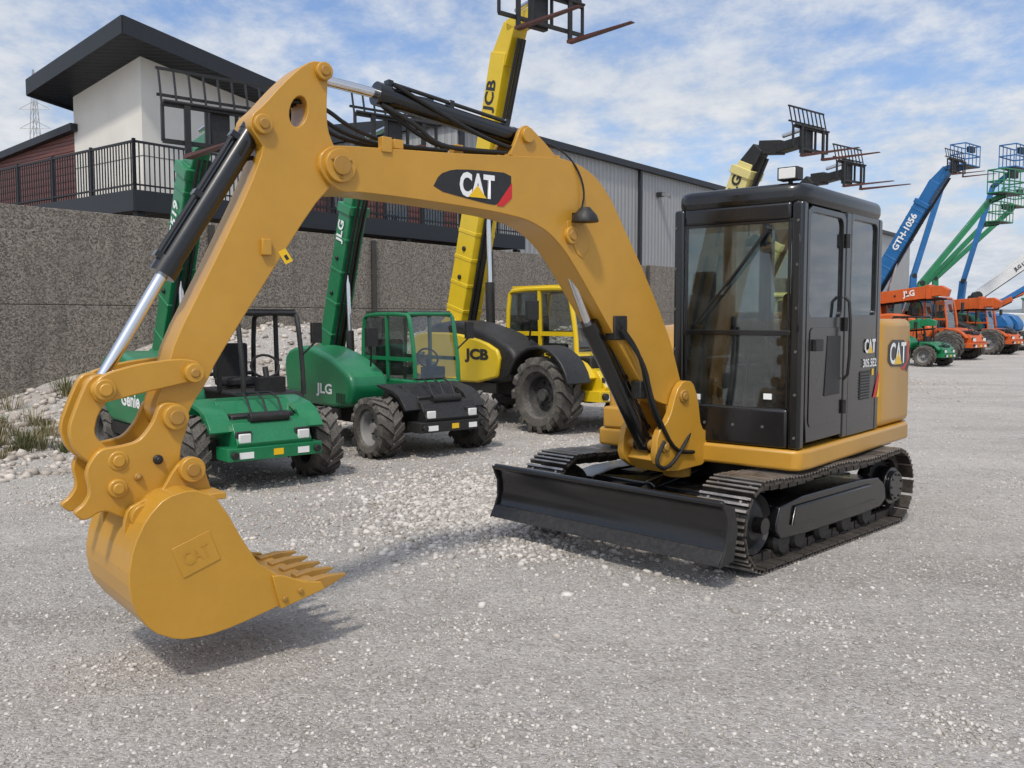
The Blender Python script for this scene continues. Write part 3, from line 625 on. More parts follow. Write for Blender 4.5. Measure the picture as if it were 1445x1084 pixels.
st=[(2.77,2.86),(2.76,2.91),(2.80,2.935),(2.86,2.93),(2.93,2.88),(3.02,2.79),(3.12,2.675),(3.18,2.62),(3.19,2.56),(3.15,2.51),(3.12,2.47),(3.20,2.27),(3.38,1.91),(3.575,1.54),(3.62,1.38),(3.675,1.24),(3.65,1.15),(3.59,1.12),(3.54,1.15),(3.50,1.24),(3.43,1.34),(3.38,1.44),(3.12,1.83),(2.87,2.20),(2.75,2.33),(2.68,2.37),(2.67,2.46),(2.74,2.52),(2.775,2.60),(2.78,2.72)]
hl=[(2.935+.048*math.cos(t)-.25*.06*math.sin(t),2.67+.078*math.sin(t)) for t in [2*math.pi*i/16 for i in range(16)]]
b=MB(); st2=chaikin(st,1)
b.prism(st2,-.095,.095,'cat',hole=hl)
for sg in(-1,1):
    b.cyl((2.80,sg*.095,2.885),(2.80,sg*.125,2.885),.045,'cat',20); b.cyl((2.80,sg*.125,2.885),(2.80,sg*.135,2.885),.026,'catdirty',14)
    b.cyl((3.13,sg*.095,2.58),(3.13,sg*.125,2.58),.048,'cat',20); b.cyl((3.13,sg*.125,2.58),(3.13,sg*.135,2.58),.026,'catdirty',14)
    b.cyl((3.51,sg*.095,1.39),(3.51,sg*.17,1.39),.045,'cat',20); b.cyl((3.60,sg*.095,1.19),(3.60,sg*.17,1.19),.058,'cat',22); b.cyl((3.60,sg*.17,1.19),(3.60,sg*.182,1.19),.035,'catdirty',16)
b.box(3.10,3.15,.095,.12,1.95,2.03,'cat')
STK=mk(b,'stick',EX,BL,BR,bevel=.012,seg=3)
b=MB(); b.prism([(3.02,1.91),(2.98,1.93),(3.02,1.99),(3.06,1.97)],.0962,.0972,'decalyel'); b.prism([(3.015,1.93),(3.0,1.938),(3.015,1.96),(3.03,1.952)],.0974,.098,'decalblack'); mk(b,'warning_sticker',STK)
b=MB()
for sg in(-1,1):
    b.prism(chaikin([(3.46,1.36),(3.47,1.44),(3.56,1.46),(3.75,1.44),(3.90,1.40),(3.96,1.34),(3.93,1.27),(3.86,1.28),(3.72,1.31),(3.56,1.34)],2),sg*.10,sg*.135,'cat')
    b.prism(chaikin([(3.87,1.40),(3.95,1.39),(4.00,1.28),(4.045,1.16),(4.02,1.06),(3.93,.98),(3.86,.95),(3.81,1.0),(3.88,1.06),(3.94,1.13),(3.92,1.22),(3.86,1.30)],2),sg*.055,sg*.10,'cat')
b.pin(3.90,1.33,.048,.16,'cat'); b.pin(3.51,1.39,.036,.165,'catdirty'); b.pin(3.85,1.01,.045,.14,'cat')
mk(b,'bucket_linkage',EX,BL,BR,bevel=.009)
b=MB()
cp_=chaikin([(3.66,1.26),(3.56,1.25),(3.53,1.16),(3.57,1.06),(3.58,.96),(3.52,.99),(3.48,.94),(3.52,.88),(3.62,.85),(3.70,.78),(3.76,.71),(3.84,.75),(3.92,.80),(4.0,.755),(4.045,.80),(4.0,.83),(3.97,.88),(3.99,.98),(3.93,1.07),(3.84,1.075),(3.76,1.09),(3.70,1.16)],2)
for a,c in((-.135,-.095),(.095,.135)): b.prism(cp_,a,c,'cat')
b.prism([(3.64,1.05),(3.60,.90),(3.74,.80),(3.93,.84),(3.93,1.0),(3.78,1.04)],-.095,.095,'catdirty')
b.pin(3.86,.89,.042,.16,'cat'); b.pin(3.68,1.0,.022,.15,'blackm'); b.pin(3.77,.93,.018,.15,'catdirty')
mk(b,'quick_coupler',EX,BL,BR,bevel=.009)
# bucket
b=MB()
oc=chaikin([(3.50,.84),(3.60,.885),(3.72,.86),(3.80,.78),(3.86,.66),(3.885,.52),(3.865,.39),(3.79,.275),(3.68,.215),(3.55,.205),(3.42,.222),(3.15,.285),(2.98,.325)],1,closed=False)
oc=[(3.50,.84)]+oc+[(2.98,.325)]
ic=[]
for i,p in enumerate(oc):
    a=Vector(oc[max(i-1,0)]);c=Vector(oc[min(i+1,len(oc)-1)]);d_=(c-a).normalized();n=Vector((d_.y,-d_.x)); q=Vector(p)+n*.022; ic.append((q.x,q.y))
if (Vector(ic[8])-Vector((3.5,.5))).length>(Vector(oc[8])-Vector((3.5,.5))).length: ic=[(2*p[0]-q[0],2*p[1]-q[1]) for p,q in zip(oc,ic)]
BW=.33
for i in range(len(oc)-1): b.add([(oc[i][0],-BW,oc[i][1]),(oc[i][0],BW,oc[i][1]),(oc[i+1][0],BW,oc[i+1][1]),(oc[i+1][0],-BW,oc[i+1][1])],[(0,1,2,3)],'cat'); b.add([(ic[i][0],-BW,ic[i][1]),(ic[i][0],BW,ic[i][1]),(ic[i+1][0],BW,ic[i+1][1]),(ic[i+1][0],-BW,ic[i+1][1])],[(3,2,1,0)],'catdirty')
sp2=[p for p in oc]+[(3.05,.37),(3.19,.415),(3.30,.50),(3.376,.625),(3.44,.75)]
for sg in(-1,1):
    b.prism(sp2,sg*(BW-.004),sg*(BW+.016),'cat')
    b.prism([(3.24,.43),(3.20,.262),(2.965,.318),(2.985,.355),(3.08,.375),(3.19,.425)],sg*(BW+.016),sg*(BW+.034),'cat')
    for q in((3.18,.31),(3.10,.335)): b.cyl((q[0],sg*(BW+.034),q[1]),(q[0],sg*(BW+.046),q[1]),.014,'catdirty',8)
b.box(3.44,3.54,-BW,BW,.82,.85,'cat'); b.prism([(3.06,.302),(2.96,.322),(2.965,.345),(3.07,.33)],-BW,BW,'catdirty')
for yy in(.155,-.185):
    b.prism(chaikin([(3.42,.72),(3.47,.90),(3.50,.99),(3.56,1.01),(3.62,.96),(3.68,.86),(3.76,.83),(3.83,.80),(3.85,.73),(3.85,.6),(3.7,.75),(3.55,.78)]),yy,yy+.03,'cat')
for q,r_ in(((3.55,.95),.052),((3.77,.76),.052)):
    b.cyl((q[0],-.205,q[1]),(q[0],.205,q[1]),r_*.7,'catdirty',20)
    for sg in(-1,1): b.cyl((q[0],sg*.185,q[1]),(q[0],sg*.225,q[1]),r_*1.12,'cat',24); b.cyl((q[0],sg*.225,q[1]),(q[0],sg*.235,q[1]),r_*.6,'catdirty',16)
BK=mk(b,'bucket',EX,BL,BR,bevel=.004,ang=40)
b=MB()
b.prism([(3.70,.63),(3.53,.69),(3.48,.55),(3.65,.49)],BW+.016,BW+.020,'cat'); mk(b,'emblem_plate',BK,bevel=.003)
text('CAT',(3.59,BW+.0202,.59),(-.95,0,.30),(.30,0,.95),.065,'cat',BK,'embossed_lettering',w=.12,bold=.0,ext=.0025)
for k in range(5):
    y=-.285+k*.1425; b=MB()
    vs=[(3.03,y-.032,.298),(3.03,y+.032,.298),(3.03,y+.032,.352),(3.03,y-.032,.352),(2.93,y-.028,.305),(2.93,y+.028,.305),(2.93,y+.026,.362),(2.93,y-.026,.362),(2.815,y-.016,.345),(2.815,y+.016,.345),(2.815,y+.016,.353),(2.815,y-.016,.353)]
    b.add(vs,[(3,2,1,0),(8,9,10,11)]+[(a+i,a+(i+1)%4,a+4+(i+1)%4,a+4+i) for a in(0,4) for i in range(4)],'catdirty'); mk(b,'tooth',BK,bevel=.003)
# ------------------------------------------------------------ WHEELS
def wheel(par,x,y,R_,w_,side,rimmat='rimgrey',lug=15,tyre='rubber'):
    b=MB(); h=w_/2; rr=R_*.56; T=R_*.91
    b.lathe([(rr,-h*.72),(rr*1.1,-h*.9),(R_*.8,-h*1.0),(T,-h*.86),(T,h*.86),(R_*.8,h*1.0),(rr*1.1,h*.9),(rr,h*.72)],(0,0,0),tyre,48)
    for sg in(-1,1):
        for i in range(lug):
            t0=2*math.pi*(i+(.5 if sg>0 else 0))/lug; vs=[]
            for (yy,sk,ro,ri) in((0.02*w_,.0,R_,T*.98),(h*.98,.34,R_*.985,T*.93),(h*1.04,.36,R_*.90,R_*.78)):
                for dt in(-.5,.5):
                    a=t0+sk+dt*(2*math.pi/lug)*.46
                    for r_ in(ro,ri): vs.append((r_*math.cos(a),sg*yy,r_*math.sin(a)))
            f=[(0,1,3,2),(0,4,5,1),(2,3,7,6),(0,2,6,4),(4,8,9,5),(6,7,11,10),(4,6,10,8),(8,10,11,9)]
            b.add(vs,f,tyre)
    o=mk(b,'wheel',par,loc=(x,y,R_-.015)); o.rotation_euler=(0,random.uniform(0,1),0)
    b=MB(); s_=side
    b.lathe([(0,s_*h*.15),(rr*.35,s_*h*.15),(rr*.42,s_*h*.05),(rr*.8,s_*h*.02),(rr*.88,s_*h*.55),(rr*1.03,s_*h*.74),(rr*1.03,-s_*h*.74)],(0,0,0),rimmat,32)
    b.cyl((0,0,0),(0,s_*h*.5,0),rr*.28,rimmat,18)
    for i in range(8): t=i*math.pi/4; b.cyl((rr*.55*math.cos(t),0,rr*.55*math.sin(t)),(rr*.55*math.cos(t),s_*h*.14,rr*.55*math.sin(t)),rr*.06,'blackm',6)
    mk(b,'rim',o)
# ------------------------------------------------------------ TELEHANDLER
def carriage(E,base,cw,k,fork='forkred',metal='blackm'):
    bx,bz=base; b=MB(); hh=.36*k; hw=cw/2; bh_=.36*k
    for z in(0,hh): b.box(bx,bx+.05*k,-hw,hw,bz+z-.020*k,bz+z+.020*k,metal)
    for y in(-hw,-.16*k,.16*k,hw): b.box(bx+.005,bx+.04*k,y-.014*k,y+.014*k,bz,bz+hh,metal)
    for z in(hh+.10*k,hh+bh_): b.beam((bx-.03*k-.04*k*z/hh/2,-hw*1.04,bz+z),(bx-.03*k-.04*k*z/hh/2,hw*1.04,bz+z),.026*k,.026*k,metal,side=(1,0,0))
    n=8
    for i in range(n+1): y=-hw+2*hw*i/n; b.beam((bx+.01*k,y,bz+hh),(bx-.07*k,y,bz+hh+bh_),.018*k,.018*k,metal)
    b.pipe([(bx+.06*k,-hw,bz+hh+.02*k),(bx+.06*k,hw,bz+hh+.02*k)],.018*k,metal)
    o=mk(b,'fork_carriage',E)
    for y in(-hw*.62,hw*.62):
        b=MB(); b.box(bx+.055*k,bx+.085*k,y-.03*k,y+.03*k,bz-.12*k,bz+hh*1.0,metal)
        b.add([(bx+.055*k,y-.045*k,bz-.16*k),(bx+.055*k,y+.045*k,bz-.16*k),(bx+.055*k,y+.045*k,bz-.12*k),(bx+.055*k,y-.045*k,bz-.12*k),(bx+1.15*k,y-.035*k,bz-.16*k),(bx+1.15*k,y+.035*k,bz-.16*k),(bx+1.15*k,y+.035*k,bz-.148*k),(bx+1.15*k,y-.035*k,bz-.148*k)],[(0,1,2,3),(7,6,5,4),(0,4,5,1),(1,5,6,2),(2,6,7,3),(3,7,4,0)],fork); mk(b,'fork',o)
def tele(pos,head,label,col,k=1.,kz=1.,R_=.37,w_=.31,tr=1.40,wb=2.2,ang=64,blen=2.55,bw=.26,bh=.30,cab='open',txt='',btxt='',txtmat='decalwhite',inner=None,cwid=1.2,hoodmat=None,frontmat=None,rim='rimgrey',piv=None,ck=None,outer=.8,carr=True,jib=False,btpos=.5,reach=.38,txtpos=(-.48,.82),drop=0.,htxt=.17):
    E=empty('telehandler',(pos[0],pos[1],0),R(head),label,'telehandler','telehandlers parked in a row along the wall')
    hoodmat=hoodmat or col; frontmat=frontmat or col; boomcol=col; inner=inner or boomcol; ck=ck or k
    ty=tr/2
    for x,y in((0,-ty),(0,ty),(-wb,-ty),(-wb,ty)): wheel(E,x,y,R_,w_,1 if y>0 else -1,rim)
    b=MB()
    b.box(-wb-.35*k,.30*k,-.33*k,.33*k,R_*.75,R_*1.95,'blackm')
    for x in(0,-wb): b.beam((x,-ty+.1,R_),(x,ty-.1,R_),.22*k,.2*k,'blackm',side=(1,0,0))
    mk(b,'chassis',E,bevel=.02)
    b=MB(); fz=R_*.8
    b.prism([(.12*k,fz),(.50*k,fz+.02),(.56*k,fz+.18*kz),(.44*k,fz+.36*kz),(.16*k,fz+.40*kz),(.05*k,fz+.54*kz),(-.35*k,fz+.54*kz),(-.35*k,fz+.3*kz)],-.38*k,.38*k,frontmat)
    b.box(.30*k,.58*k,-.48*k,.48*k,fz+.02,fz+.14*kz,frontmat)
    for sg in(-1,1):
        b.prism(chaikin([(.40*k,fz+.26*kz),(.44*k,fz+.29*kz),(.25*k,fz+.48*kz),(-.2*k,fz+.56*kz),(-.2*k,fz+.52*kz),(.22*k,fz+.44*kz)]),sg*.36*k,sg*(ty-.12*k) if cab!='jcb' else sg*.5*k,frontmat)
        b.cyl((.57*k,sg*.42*k,fz+.08*kz),(.62*k,sg*.42*k,fz+.08*kz),.035*k,'blackm',10)
    b.cyl((.42*k,-.2*k,fz+.40*kz),(.42*k,.2*k,fz+.40*kz),.05*k,'blackm',12)
    for y in (-.16,.0,.16): b.pipe([(.40*k,y*k,fz+.40*kz),(.25*k,y*k,fz+.62*kz),(-.1*k,y*k*.6,fz+.60*kz)],.012*k,'hose',smooth=1)
    mk(b,'front_frame',E,bevel=.02)
    for sg in(-1,1): b=MB(); b.box(.53*k,.56*k,sg*.30*k-.06*k,sg*.30*k+.06*k,fz+.18*kz,fz+.27*kz,'lampglass'); b.box(.50*k,.53*k,sg*.30*k-.08*k,sg*.30*k+.08*k,fz+.16*kz,fz+.29*kz,'blackm'); mk(b,'headlight',E,bevel=.01)
    for y_,z_,w2,m_ in((-.30,.04,.07,'decalwhite'),(.28,.045,.06,'decalwhite'),(.02,.05,.05,'decalyel')): b=MB(); b.box(.582*k,.586*k,y_*k-w2*k,y_*k+w2*k,fz+z_,fz+z_+.06*kz,m_); mk(b,'warning_sticker',E)
    zb=.52*kz; b=MB()
    yh=-(ty+.10*k)
    hp=[(-wb*.98,zb),(-wb*1.02,1.12*kz),(-wb*.93,1.25*kz),(-wb*.72,1.30*kz),(-wb*.42,1.16*kz),(-wb*.22,.96*kz),(-wb*.19,.80*kz),(-wb*.24,zb)]
    b.prism(chaikin(hp),yh,-.26*k,hoodmat); H_=mk(b,'engine_hood',E,bevel=.06*k,seg=4)
    b=MB()
    for i in range(6): b.box(-wb*.36+i*.04*k,-wb*.36+i*.04*k+.02*k,yh-.004,yh+.01,.60*kz,.72*kz,'blackm')
    b.box(-wb*.9,-wb*.35,yh+.01,yh+.05,.40*kz,.525*kz,'blackm'); mk(b,'vent_grille',H_)
    if txt: text(txt,(wb*txtpos[0],yh-.002,txtpos[1]*kz),(1,0,0),UZ,htxt*kz,txtmat,H_,'logo_lettering',bold=.03,w=htxt*.80*kz*len(txt),ext=.003)
    b=MB(); b.pipe([(-wb*.25,-.45*k,1.05*kz),(-wb*.2,-.5*k,1.38*kz)],.012*k,'blackm'); b.box(-wb*.2-.03,-wb*.2+.03,-.58*k,-.42*k,1.30*kz,1.53*kz,'blackm'); mk(b,'mirror',E,bevel=.02)
    cx0,cx1,cy0,cy1=-wb*.74,-wb*.18,.10*k,ty+.08*k; top=1.70*kz
    cm={'open':'blackm','green':col,'jcb':col}[cab]
    b=MB()
    b.prism([(cx0-.2*k,.45*kz),(cx1+.22*k,.45*kz),(cx1+.16*k,.72*kz),(cx1,.86*kz),(cx0,.86*kz),(cx0-.25*k,.8*kz)],cy0,cy1,col if cab!='open' else 'blackm')
    mk(b,'cab_base',E,bevel=.03,seg=3)
    b=MB(); r_=.028*k; zt=top
    fx=cx1-.10*k
    for y in(cy0,cy1):
        b.pipe([(cx1+.02*k,y,.82*kz),(cx1,y,1.15*kz),(fx,y,zt-.06),(fx-.06*k,y,zt),(cx0+.10*k,y,zt),(cx0,y,zt-.08),(cx0-.03*k,y,.8*kz)],r_,cm,8,1)
    for x,z in((fx-.05*k,zt),(cx0+.08*k,zt),((fx+cx0)/2,zt)): b.cyl((x,cy0,z),(x,cy1,z),r_*.9,cm,8)
    b.box(cx0+.06*k,fx-.06*k,cy0,cy1,zt+r_*.4,zt+r_*1.2+.01,cm if cab!='green' else 'glassdark')
    b.cyl((cx0-.02*k,cy0,1.0*kz),(cx0-.02*k,cy1,1.0*kz),r_*.8,cm,8)
    for y in (cy0,cy1):
        if cab!='open' : b.beam((cx1,y,1.12*kz),(cx0,y,1.12*kz),.03*k,.05*k,cm)
        b.beam(((cx0+cx1)/2,y,.85*kz),((cx0+cx1)/2-.03,y,zt),.04*k,.04*k,cm)
    CB=mk(b,'cab_frame',E)
    if cab!='open':
        b=MB(); b.box(cx0,cx0+.006,cy0,cy1,.9*kz,zt-.05,'glassdark'); mk(b,'window',CB)
        b=MB(); b.add([(cx1+.01*k,cy0,.88*kz),(cx1+.01*k,cy1,.88*kz),(fx,cy1,zt-.04),(fx,cy0,zt-.04)],[(0,1,2,3)],'glassdark'); mk(b,'window',CB)
        b=MB(); y=cy0+.004; b.add([(cx0,y,.9*kz),(cx1,y,.9*kz),(fx,y,zt-.03),(cx0,y,zt-.03)],[(0,1,2,3)],'glassdark'); mk(b,'window',CB)
    b=MB(); ym=(cy0+cy1)/2
    b.box(cx0+.1*k,cx0+.5*k,ym-.2*k,ym+.2*k,.88*kz,.98*kz,'seat'); b.box(cx0+.06*k,cx0+.16*k,ym-.2*k,ym+.2*k,.95*kz,1.36*kz,'seat'); mk(b,'seat',E,bevel=.03)
    b=MB(); b.cyl((cx1-.1*k,ym,.8*kz),(cx1-.2*k,ym,1.12*kz),.03*k,'blackm')
    b.pipe([(cx1-.2*k-.04*k*math.sin(t)*1.0,ym+.16*k*math.cos(t),1.13*kz+.12*k*math.sin(t)) for t in [i*math.pi/8 for i in range(17)]],.014*k,'blackm'); b.box(cx1-.14*k,cx1-.02*k,ym-.15*k,ym+.15*k,.85*kz,1.02*kz,'blackm'); mk(b,'steering_wheel',E)
    b=MB(); b.pipe([(cx1,cy1,1.25*kz),(cx1+.1*k,cy1+.12*k,1.40*kz)],.012*k,'blackm'); b.box(cx1+.07*k,cx1+.12*k,cy1+.06*k,cy1+.18*k,1.38*kz,1.60*kz,'blackm'); mk(b,'mirror',E,bevel=.015)
    px,pz=(-wb*1.08,1.15*kz) if piv is None else piv
    a=R(ang); dx,dz=math.cos(a),math.sin(a)
    b=MB()
    for sg in(-1,1): b.prism([(px-.22*k,R_),(px+.35*k,R_),(px+.15*k,pz+.06*k),(px+.02*k,pz+.14*k),(px-.14*k,pz+.08*k)],sg*(bw/2+.01),sg*(bw/2+.06*k),col)
    b.cyl((px,-bw/2-.09*k,pz),(px,bw/2+.09*k,pz),.06*k,'blackm',14)
    mk(b,'boom_tower',E,bevel=.01)
    P=lambda t,o=0.:(px+dx*t-dz*o,0,pz+dz*t+dx*o)
    b=MB(); b.beam(P(-.15),P(blen*outer),bw,bh,boomcol); b.beam(P(blen*outer-.12*k),P(blen*outer+.01),bw+.05*k,bh+.05*k,boomcol)
    b.beam(P(blen*outer),P(blen*.93),bw*.8,bh*.8,inner)
    for t in np.arange(.3,blen*outer-.2,.45): b.beam(P(t),P(t+.05*k),bw+.015,bh+.015,boomcol)
    for t in(.9,1.4): b.cyl((P(t)[0],-bw/2-.03,P(t)[2]),(P(t)[0],bw/2+.03,P(t)[2]),.03*k,'blackm',10)
    BO=mk(b,'boom',E,bevel=.012)
    b=MB(); b.beam(P(blen*.90,0),P(blen*1.02,-.10*k),bw*.7,bh*.9,inner if not jib else 'blackm',h1=bh*.6)
    tip=P(blen*1.02,-.10*k)
    if jib: b.beam(tip,(tip[0]+jib,0,tip[2]-drop),bw*.6,bh*.6,'blackm'); tip=(tip[0]+jib,0,tip[2]-drop)
    if carr:
        rc=reach*k; b.beam((tip[0]-.05*k,0,tip[2]-.02),(tip[0]+rc,0,tip[2]+.04*k),bw*.7,bh*.4,col if not jib else 'blackm'); b.beam((tip[0]+rc,0,tip[2]-.14*k),(tip[0]+rc,0,tip[2]+.26*k),bw*.8,.08*k,'blackm')
        b.cyl((tip[0],0,tip[2]+.16*k),(tip[0]+rc,0,tip[2]+.22*k),.03*k,'chrome',10)
    mk(b,'boom_head',E,bevel=.01)
    if carr: carriage(E,(tip[0]+rc+.05*k,tip[2]-.10*k),cwid,ck)
    b=MB(); q=P(blen*.42,-bh*.5); b.cyl((px+.62*k,-.02,R_+.35*k),((px+.62*k+q[0])/2,-.02,(R_+.35*k+q[2])/2),.055*k,'blackm',14); b.cyl(((px+.62*k+q[0])/2,-.02,(R_+.35*k+q[2])/2),(q[0],-.02,q[2]),.03*k,'chrome',12); mk(b,'lift_cylinder',E)
    for o_,y in((-bh*.5-.03,.06),(-bh*.5-.03,-.06),(-bh*.5-.05,0)):
        b=MB(); b.pipe([P(.1,o_)[:1]+(y,)+P(.1,o_)[2:],P(blen*.6,o_)[:1]+(y,)+P(blen*.6,o_)[2:],P(blen*.98,o_-.08)[:1]+(y,)+P(blen*.98,o_-.08)[2:]],.02*k,'hose'); mk(b,'hydraulic_hose',E)
    if btxt:
        c=P(blen*btpos); yy=-bw/2-.012 if btpos<outer else -bw*.4-.004; text(btxt,(c[0],yy,c[2]),(dx,0,dz),(-dz,0,dx),bh*.5*(1 if len(btxt)>5 else 1.3),txtmat,BO,'boom_lettering',bold=.03)
    return E
tele((-2.62,9.04),-50,'green compact telehandler with open black safety frame and raised boom','green',txt='Genie',btxt='GTH-5519',cab='open',ang=64,blen=2.6,outer=.92,btpos=.60,txtpos=(-.52,.80),rim='rimdark',reach=.50,htxt=.15)
tele((-1.06,11.14),-50,'green compact telehandler with green cab frame and black front','green',txt='JLG',btxt='JLG',cab='green',ang=71,blen=2.85,txtmat='decalwhite',frontmat='blackm',outer=.75,btpos=.62,txtpos=(-.50,.74),reach=.66)
J=tele((1.22,13.68),-50,'large yellow and black telehandler with tall raised boom','jcby',k=1.42,kz=1.25,R_=.56,w_=.44,tr=1.85,wb=2.9,ang=74.5,blen=5.0,bw=.42,bh=.48,cab='jcb',txt='',btxt='JCB',txtmat='decalblack',frontmat='jcby',hoodmat='blackm',cwid=1.75,piv=(-3.3,1.5),ck=1.25,outer=.55,btpos=.79,rim='rimdark')
b=MB()
b.prism(chaikin([(-3.2,.62),(-3.3,1.25),(-3.0,1.42),(-2.0,1.42),(-1.25,1.30),(-.85,1.14),(-.95,.66)]),-1.12,-1.04,'jcby'); JH=mk(b,'side_panel',J,bevel=.03)
text('JCB',(-1.42,-1.122,1.07),(1,0,0),UZ,.22,'decalblack',J,'logo_lettering',w=.60,bold=.05,ext=.003)
for sg in(-1,1):
    b=MB(); A=[];I=[]
    for i in range(12):
        t=R(15+i*13); A.append((.70*math.cos(t),.56+.70*math.sin(t))); I.append((.65*math.cos(t),.56+.65*math.sin(t)))
    b.prism(A+I[::-1],sg*.70,sg*1.15,'blackm'); mk(b,'fender',J,bevel=.015)
b=MB(); b.prism([(-1.1,.75),(-.65,.75),(-.5,1.22),(-.6,1.34),(-1.1,1.32)],.95,1.17,'jcby'); mk(b,'front_fender',J,bevel=.03)
b=MB(); b.box(.55,.80,.35,.95,.72,1.05,'jcby'); mk(b,'light_box',J,bevel=.03); text('JCB',(.803,.65,.88),(0,1,0),UZ,.15,'decalblack',J,'logo_lettering',w=.36,bold=.05)
tele((6.0,18.0),-50,'pale yellow telehandler with raised boom behind the excavator','paleyel',k=1.4,kz=1.25,R_=.56,w_=.42,tr=1.85,wb=2.9,ang=66,blen=4.05,bw=.40,bh=.46,cab='jcb',txt='JLG',btxt='JLG',txtmat='decalblack',cwid=1.2,ck=1.1,jib=.5,drop=.06,outer=.9,btpos=.80,hoodmat='blackm')
tele((7.95,21.3),-50,'dark telehandler with raised fork carriage beyond the cab','paleyel',k=1.4,kz=1.25,R_=.56,w_=.42,tr=1.85,wb=2.9,ang=62,blen=4.0,bw=.40,bh=.46,cab='jcb',cwid=1.2,ck=1.1,jib=.35,drop=.0,outer=.6,inner='blackm',hoodmat='blackm')
tele((14.7,31.6),-50,'small green telehandler parked further down the row','green',cab='open',ang=10,blen=2.4,txt='',carr=False)
tele((18.0,36.6),-50,'orange telehandler with lowered boom further down the row','orange',k=1.5,kz=1.45,R_=.60,w_=.45,tr=1.9,wb=3.2,ang=6,blen=3.0,bw=.42,bh=.5,cab='jcb',btxt='JLG',carr=False,piv=(-3.5,2.5),txtmat='decalwhite')
tele((17.9,38.3),-50,'blue and white large telehandler with tall raised boom','blue',k=1.5,kz=1.4,R_=.65,w_=.45,tr=2.0,wb=3.4,ang=59,blen=7.1,bw=.50,bh=.6,cab='jcb',btxt='GTH-1056',piv=(-3.6,1.7),cwid=1.6,ck=1.2,outer=.8,btpos=.60,reach=.15,hoodmat='blackm')
tele((22.5,42.0),-50,'orange telehandler with low boom and black hood','orange',k=1.5,kz=1.3,R_=.60,w_=.45,tr=1.9,wb=3.2,ang=4,blen=3.4,bw=.42,bh=.5,cab='jcb',carr=False,piv=(-3.4,2.2),hoodmat='blackm')
# ------------------------------------------------------------ BOOM LIFTS
def lift(base,head,pts,col,label,bk=.32,txt=None,basket=True):
    E=empty('boom_lift',(base[0],base[1],0),R(head),label,'boom lift','boom lifts parked at the end of the row')
    for x,y in((-1.3,-1),(1.3,-1),(-1.3,1),(1.3,1)): wheel(E,x,y,.5,.36,1 if y>0 else -1,'white',14)
    b=MB(); b.box(-1.6,1.6,-.6,.6,.4,.85,'blackm'); mk(b,'chassis',E,bevel=.03)
    b=MB(); b.prism(chaikin([(-1.5,.95),(1.2,.95),(1.3,1.4),(.9,1.9),(-1.3,2.0),(-1.6,1.6)]),-1.0,-.3,col); b.prism(chaikin([(-1.5,.95),(1.2,.95),(1.3,1.4),(.9,1.9),(-1.3,2.0),(-1.6,1.6)]),.3,1.0,col); b.cyl((0,0,.8),(0,0,1.0),.5,'blackm',20); b.box(-1.4,1.1,-.3,.3,.96,1.4,'blackm'); mk(b,'turret',E,bevel=.05)
    M=Matrix.Rotation(-R(head),3,'Z'); L=[M@(Vector(p)-Vector((base[0],base[1],0))) for p in pts]
    b=MB()
    for i,(p,q) in enumerate(zip(L,L[1:])):
        kk=bk*(1-.18*i); sd=(q-p).cross(Vector((0,0,1))); sd=sd if sd.length>.1 else Vector((0,1,0)); b.beam(p,q,kk*.8,kk,col,side=sd.normalized()); b.cyl(p-sd.normalized()*kk*.6,p+sd.normalized()*kk*.6,kk*.5,'blackm',12)
        b.pipe([p+Vector((.0,0,-kk*.7)),q+Vector((0,0,-kk*.7))],.04,'hose')
    BO=mk(b,'boom',E,bevel=.01)
    if basket:
        b=MB(); c=L[-1]
        for z in(0,.55,1.1):
            b.pipe([c+Vector((x,y,z)) for x,y in((-.4,-.9),(.4,-.9),(.4,.9),(-.4,.9),(-.4,-.9))],.035,col)
        for x,y in((-.4,-.9),(.4,-.9),(.4,.9),(-.4,.9),(-.4,0),(.4,0),(-.4,-.45),(.4,.45),(.4,-.45),(-.4,.45)): b.cyl(c+Vector((x,y,0)),c+Vector((x,y,1.1)),.025,col,6)
        b.box(c.x-.4,c.x+.4,c.y-.9,c.y+.9,c.z-.05,c.z,'blackm'); b.box(c.x+.2,c.x+.4,c.y-.3,c.y+.3,c.z+.7,c.z+1.0,'blackm'); mk(b,'work_platform',E)
    if txt:
        p,q=L[0],L[1]; d_=(q-p).normalized()
        sd=d_.cross(Vector((0,0,1))).normalized(); up=sd.cross(d_)
        c=p+(q-p)*.35+sd*(bk*.45); text(txt,c,d_,up,bk*.5,'decalblack',BO,'boom_lettering',bold=.03)
lift((21.5,45),-60,[(20.0,45,2.0),(20.2,45,3.4),(23.4,45,7.4),(24.0,44.6,7.7)],'green','green boom lift with raised work platform')
lift((25,47.5),-50,[(23.4,47.6,2.0),(23.5,47.5,3.6),(24.6,47,8.4),(25.4,46.5,9.2)],'blue','blue boom lift with tall raised arm')
lift((23.5,50),-50,[(21.9,50,2.),(22.0,50,4.0),(23.6,50,9.6),(24.6,50,9.9)],'blue','blue boom lift with steep arm')
lift((28,50),-50,[(25.6,50.2,2.9),(31.6,48.7,7.6)],'white','white boom lift with long low arm',.5,txt='JLG LIFT',basket=False)
lift((31.5,52),-50,[(26.4,52.2,2.8),(33,51,8.6)],'white','white boom lift with long arm raised',.45,basket=False)
lift((29.5,58),-50,[(27,58,2.0),(26.9,58,4.2),(31.2,57,8.6)],'green','green boom lift in the far end of the yard')
lift((34,62),-50,[(32,62,2.0),(33.5,61,3.0)],'orange','orange boom lift in the far end of the yard',basket=False)
lift((26.6,54.5),-50,[(24.6,55,2.0),(24.8,55,3.6),(27.8,54,7.2),(28.6,53.8,7.3)],'green','green boom lift between blue machines')
lift((36.0,66),-40,[(34,66,2.0),(37.5,65,4.4)],'blue','blue boom lift with low stowed arm',basket=False)
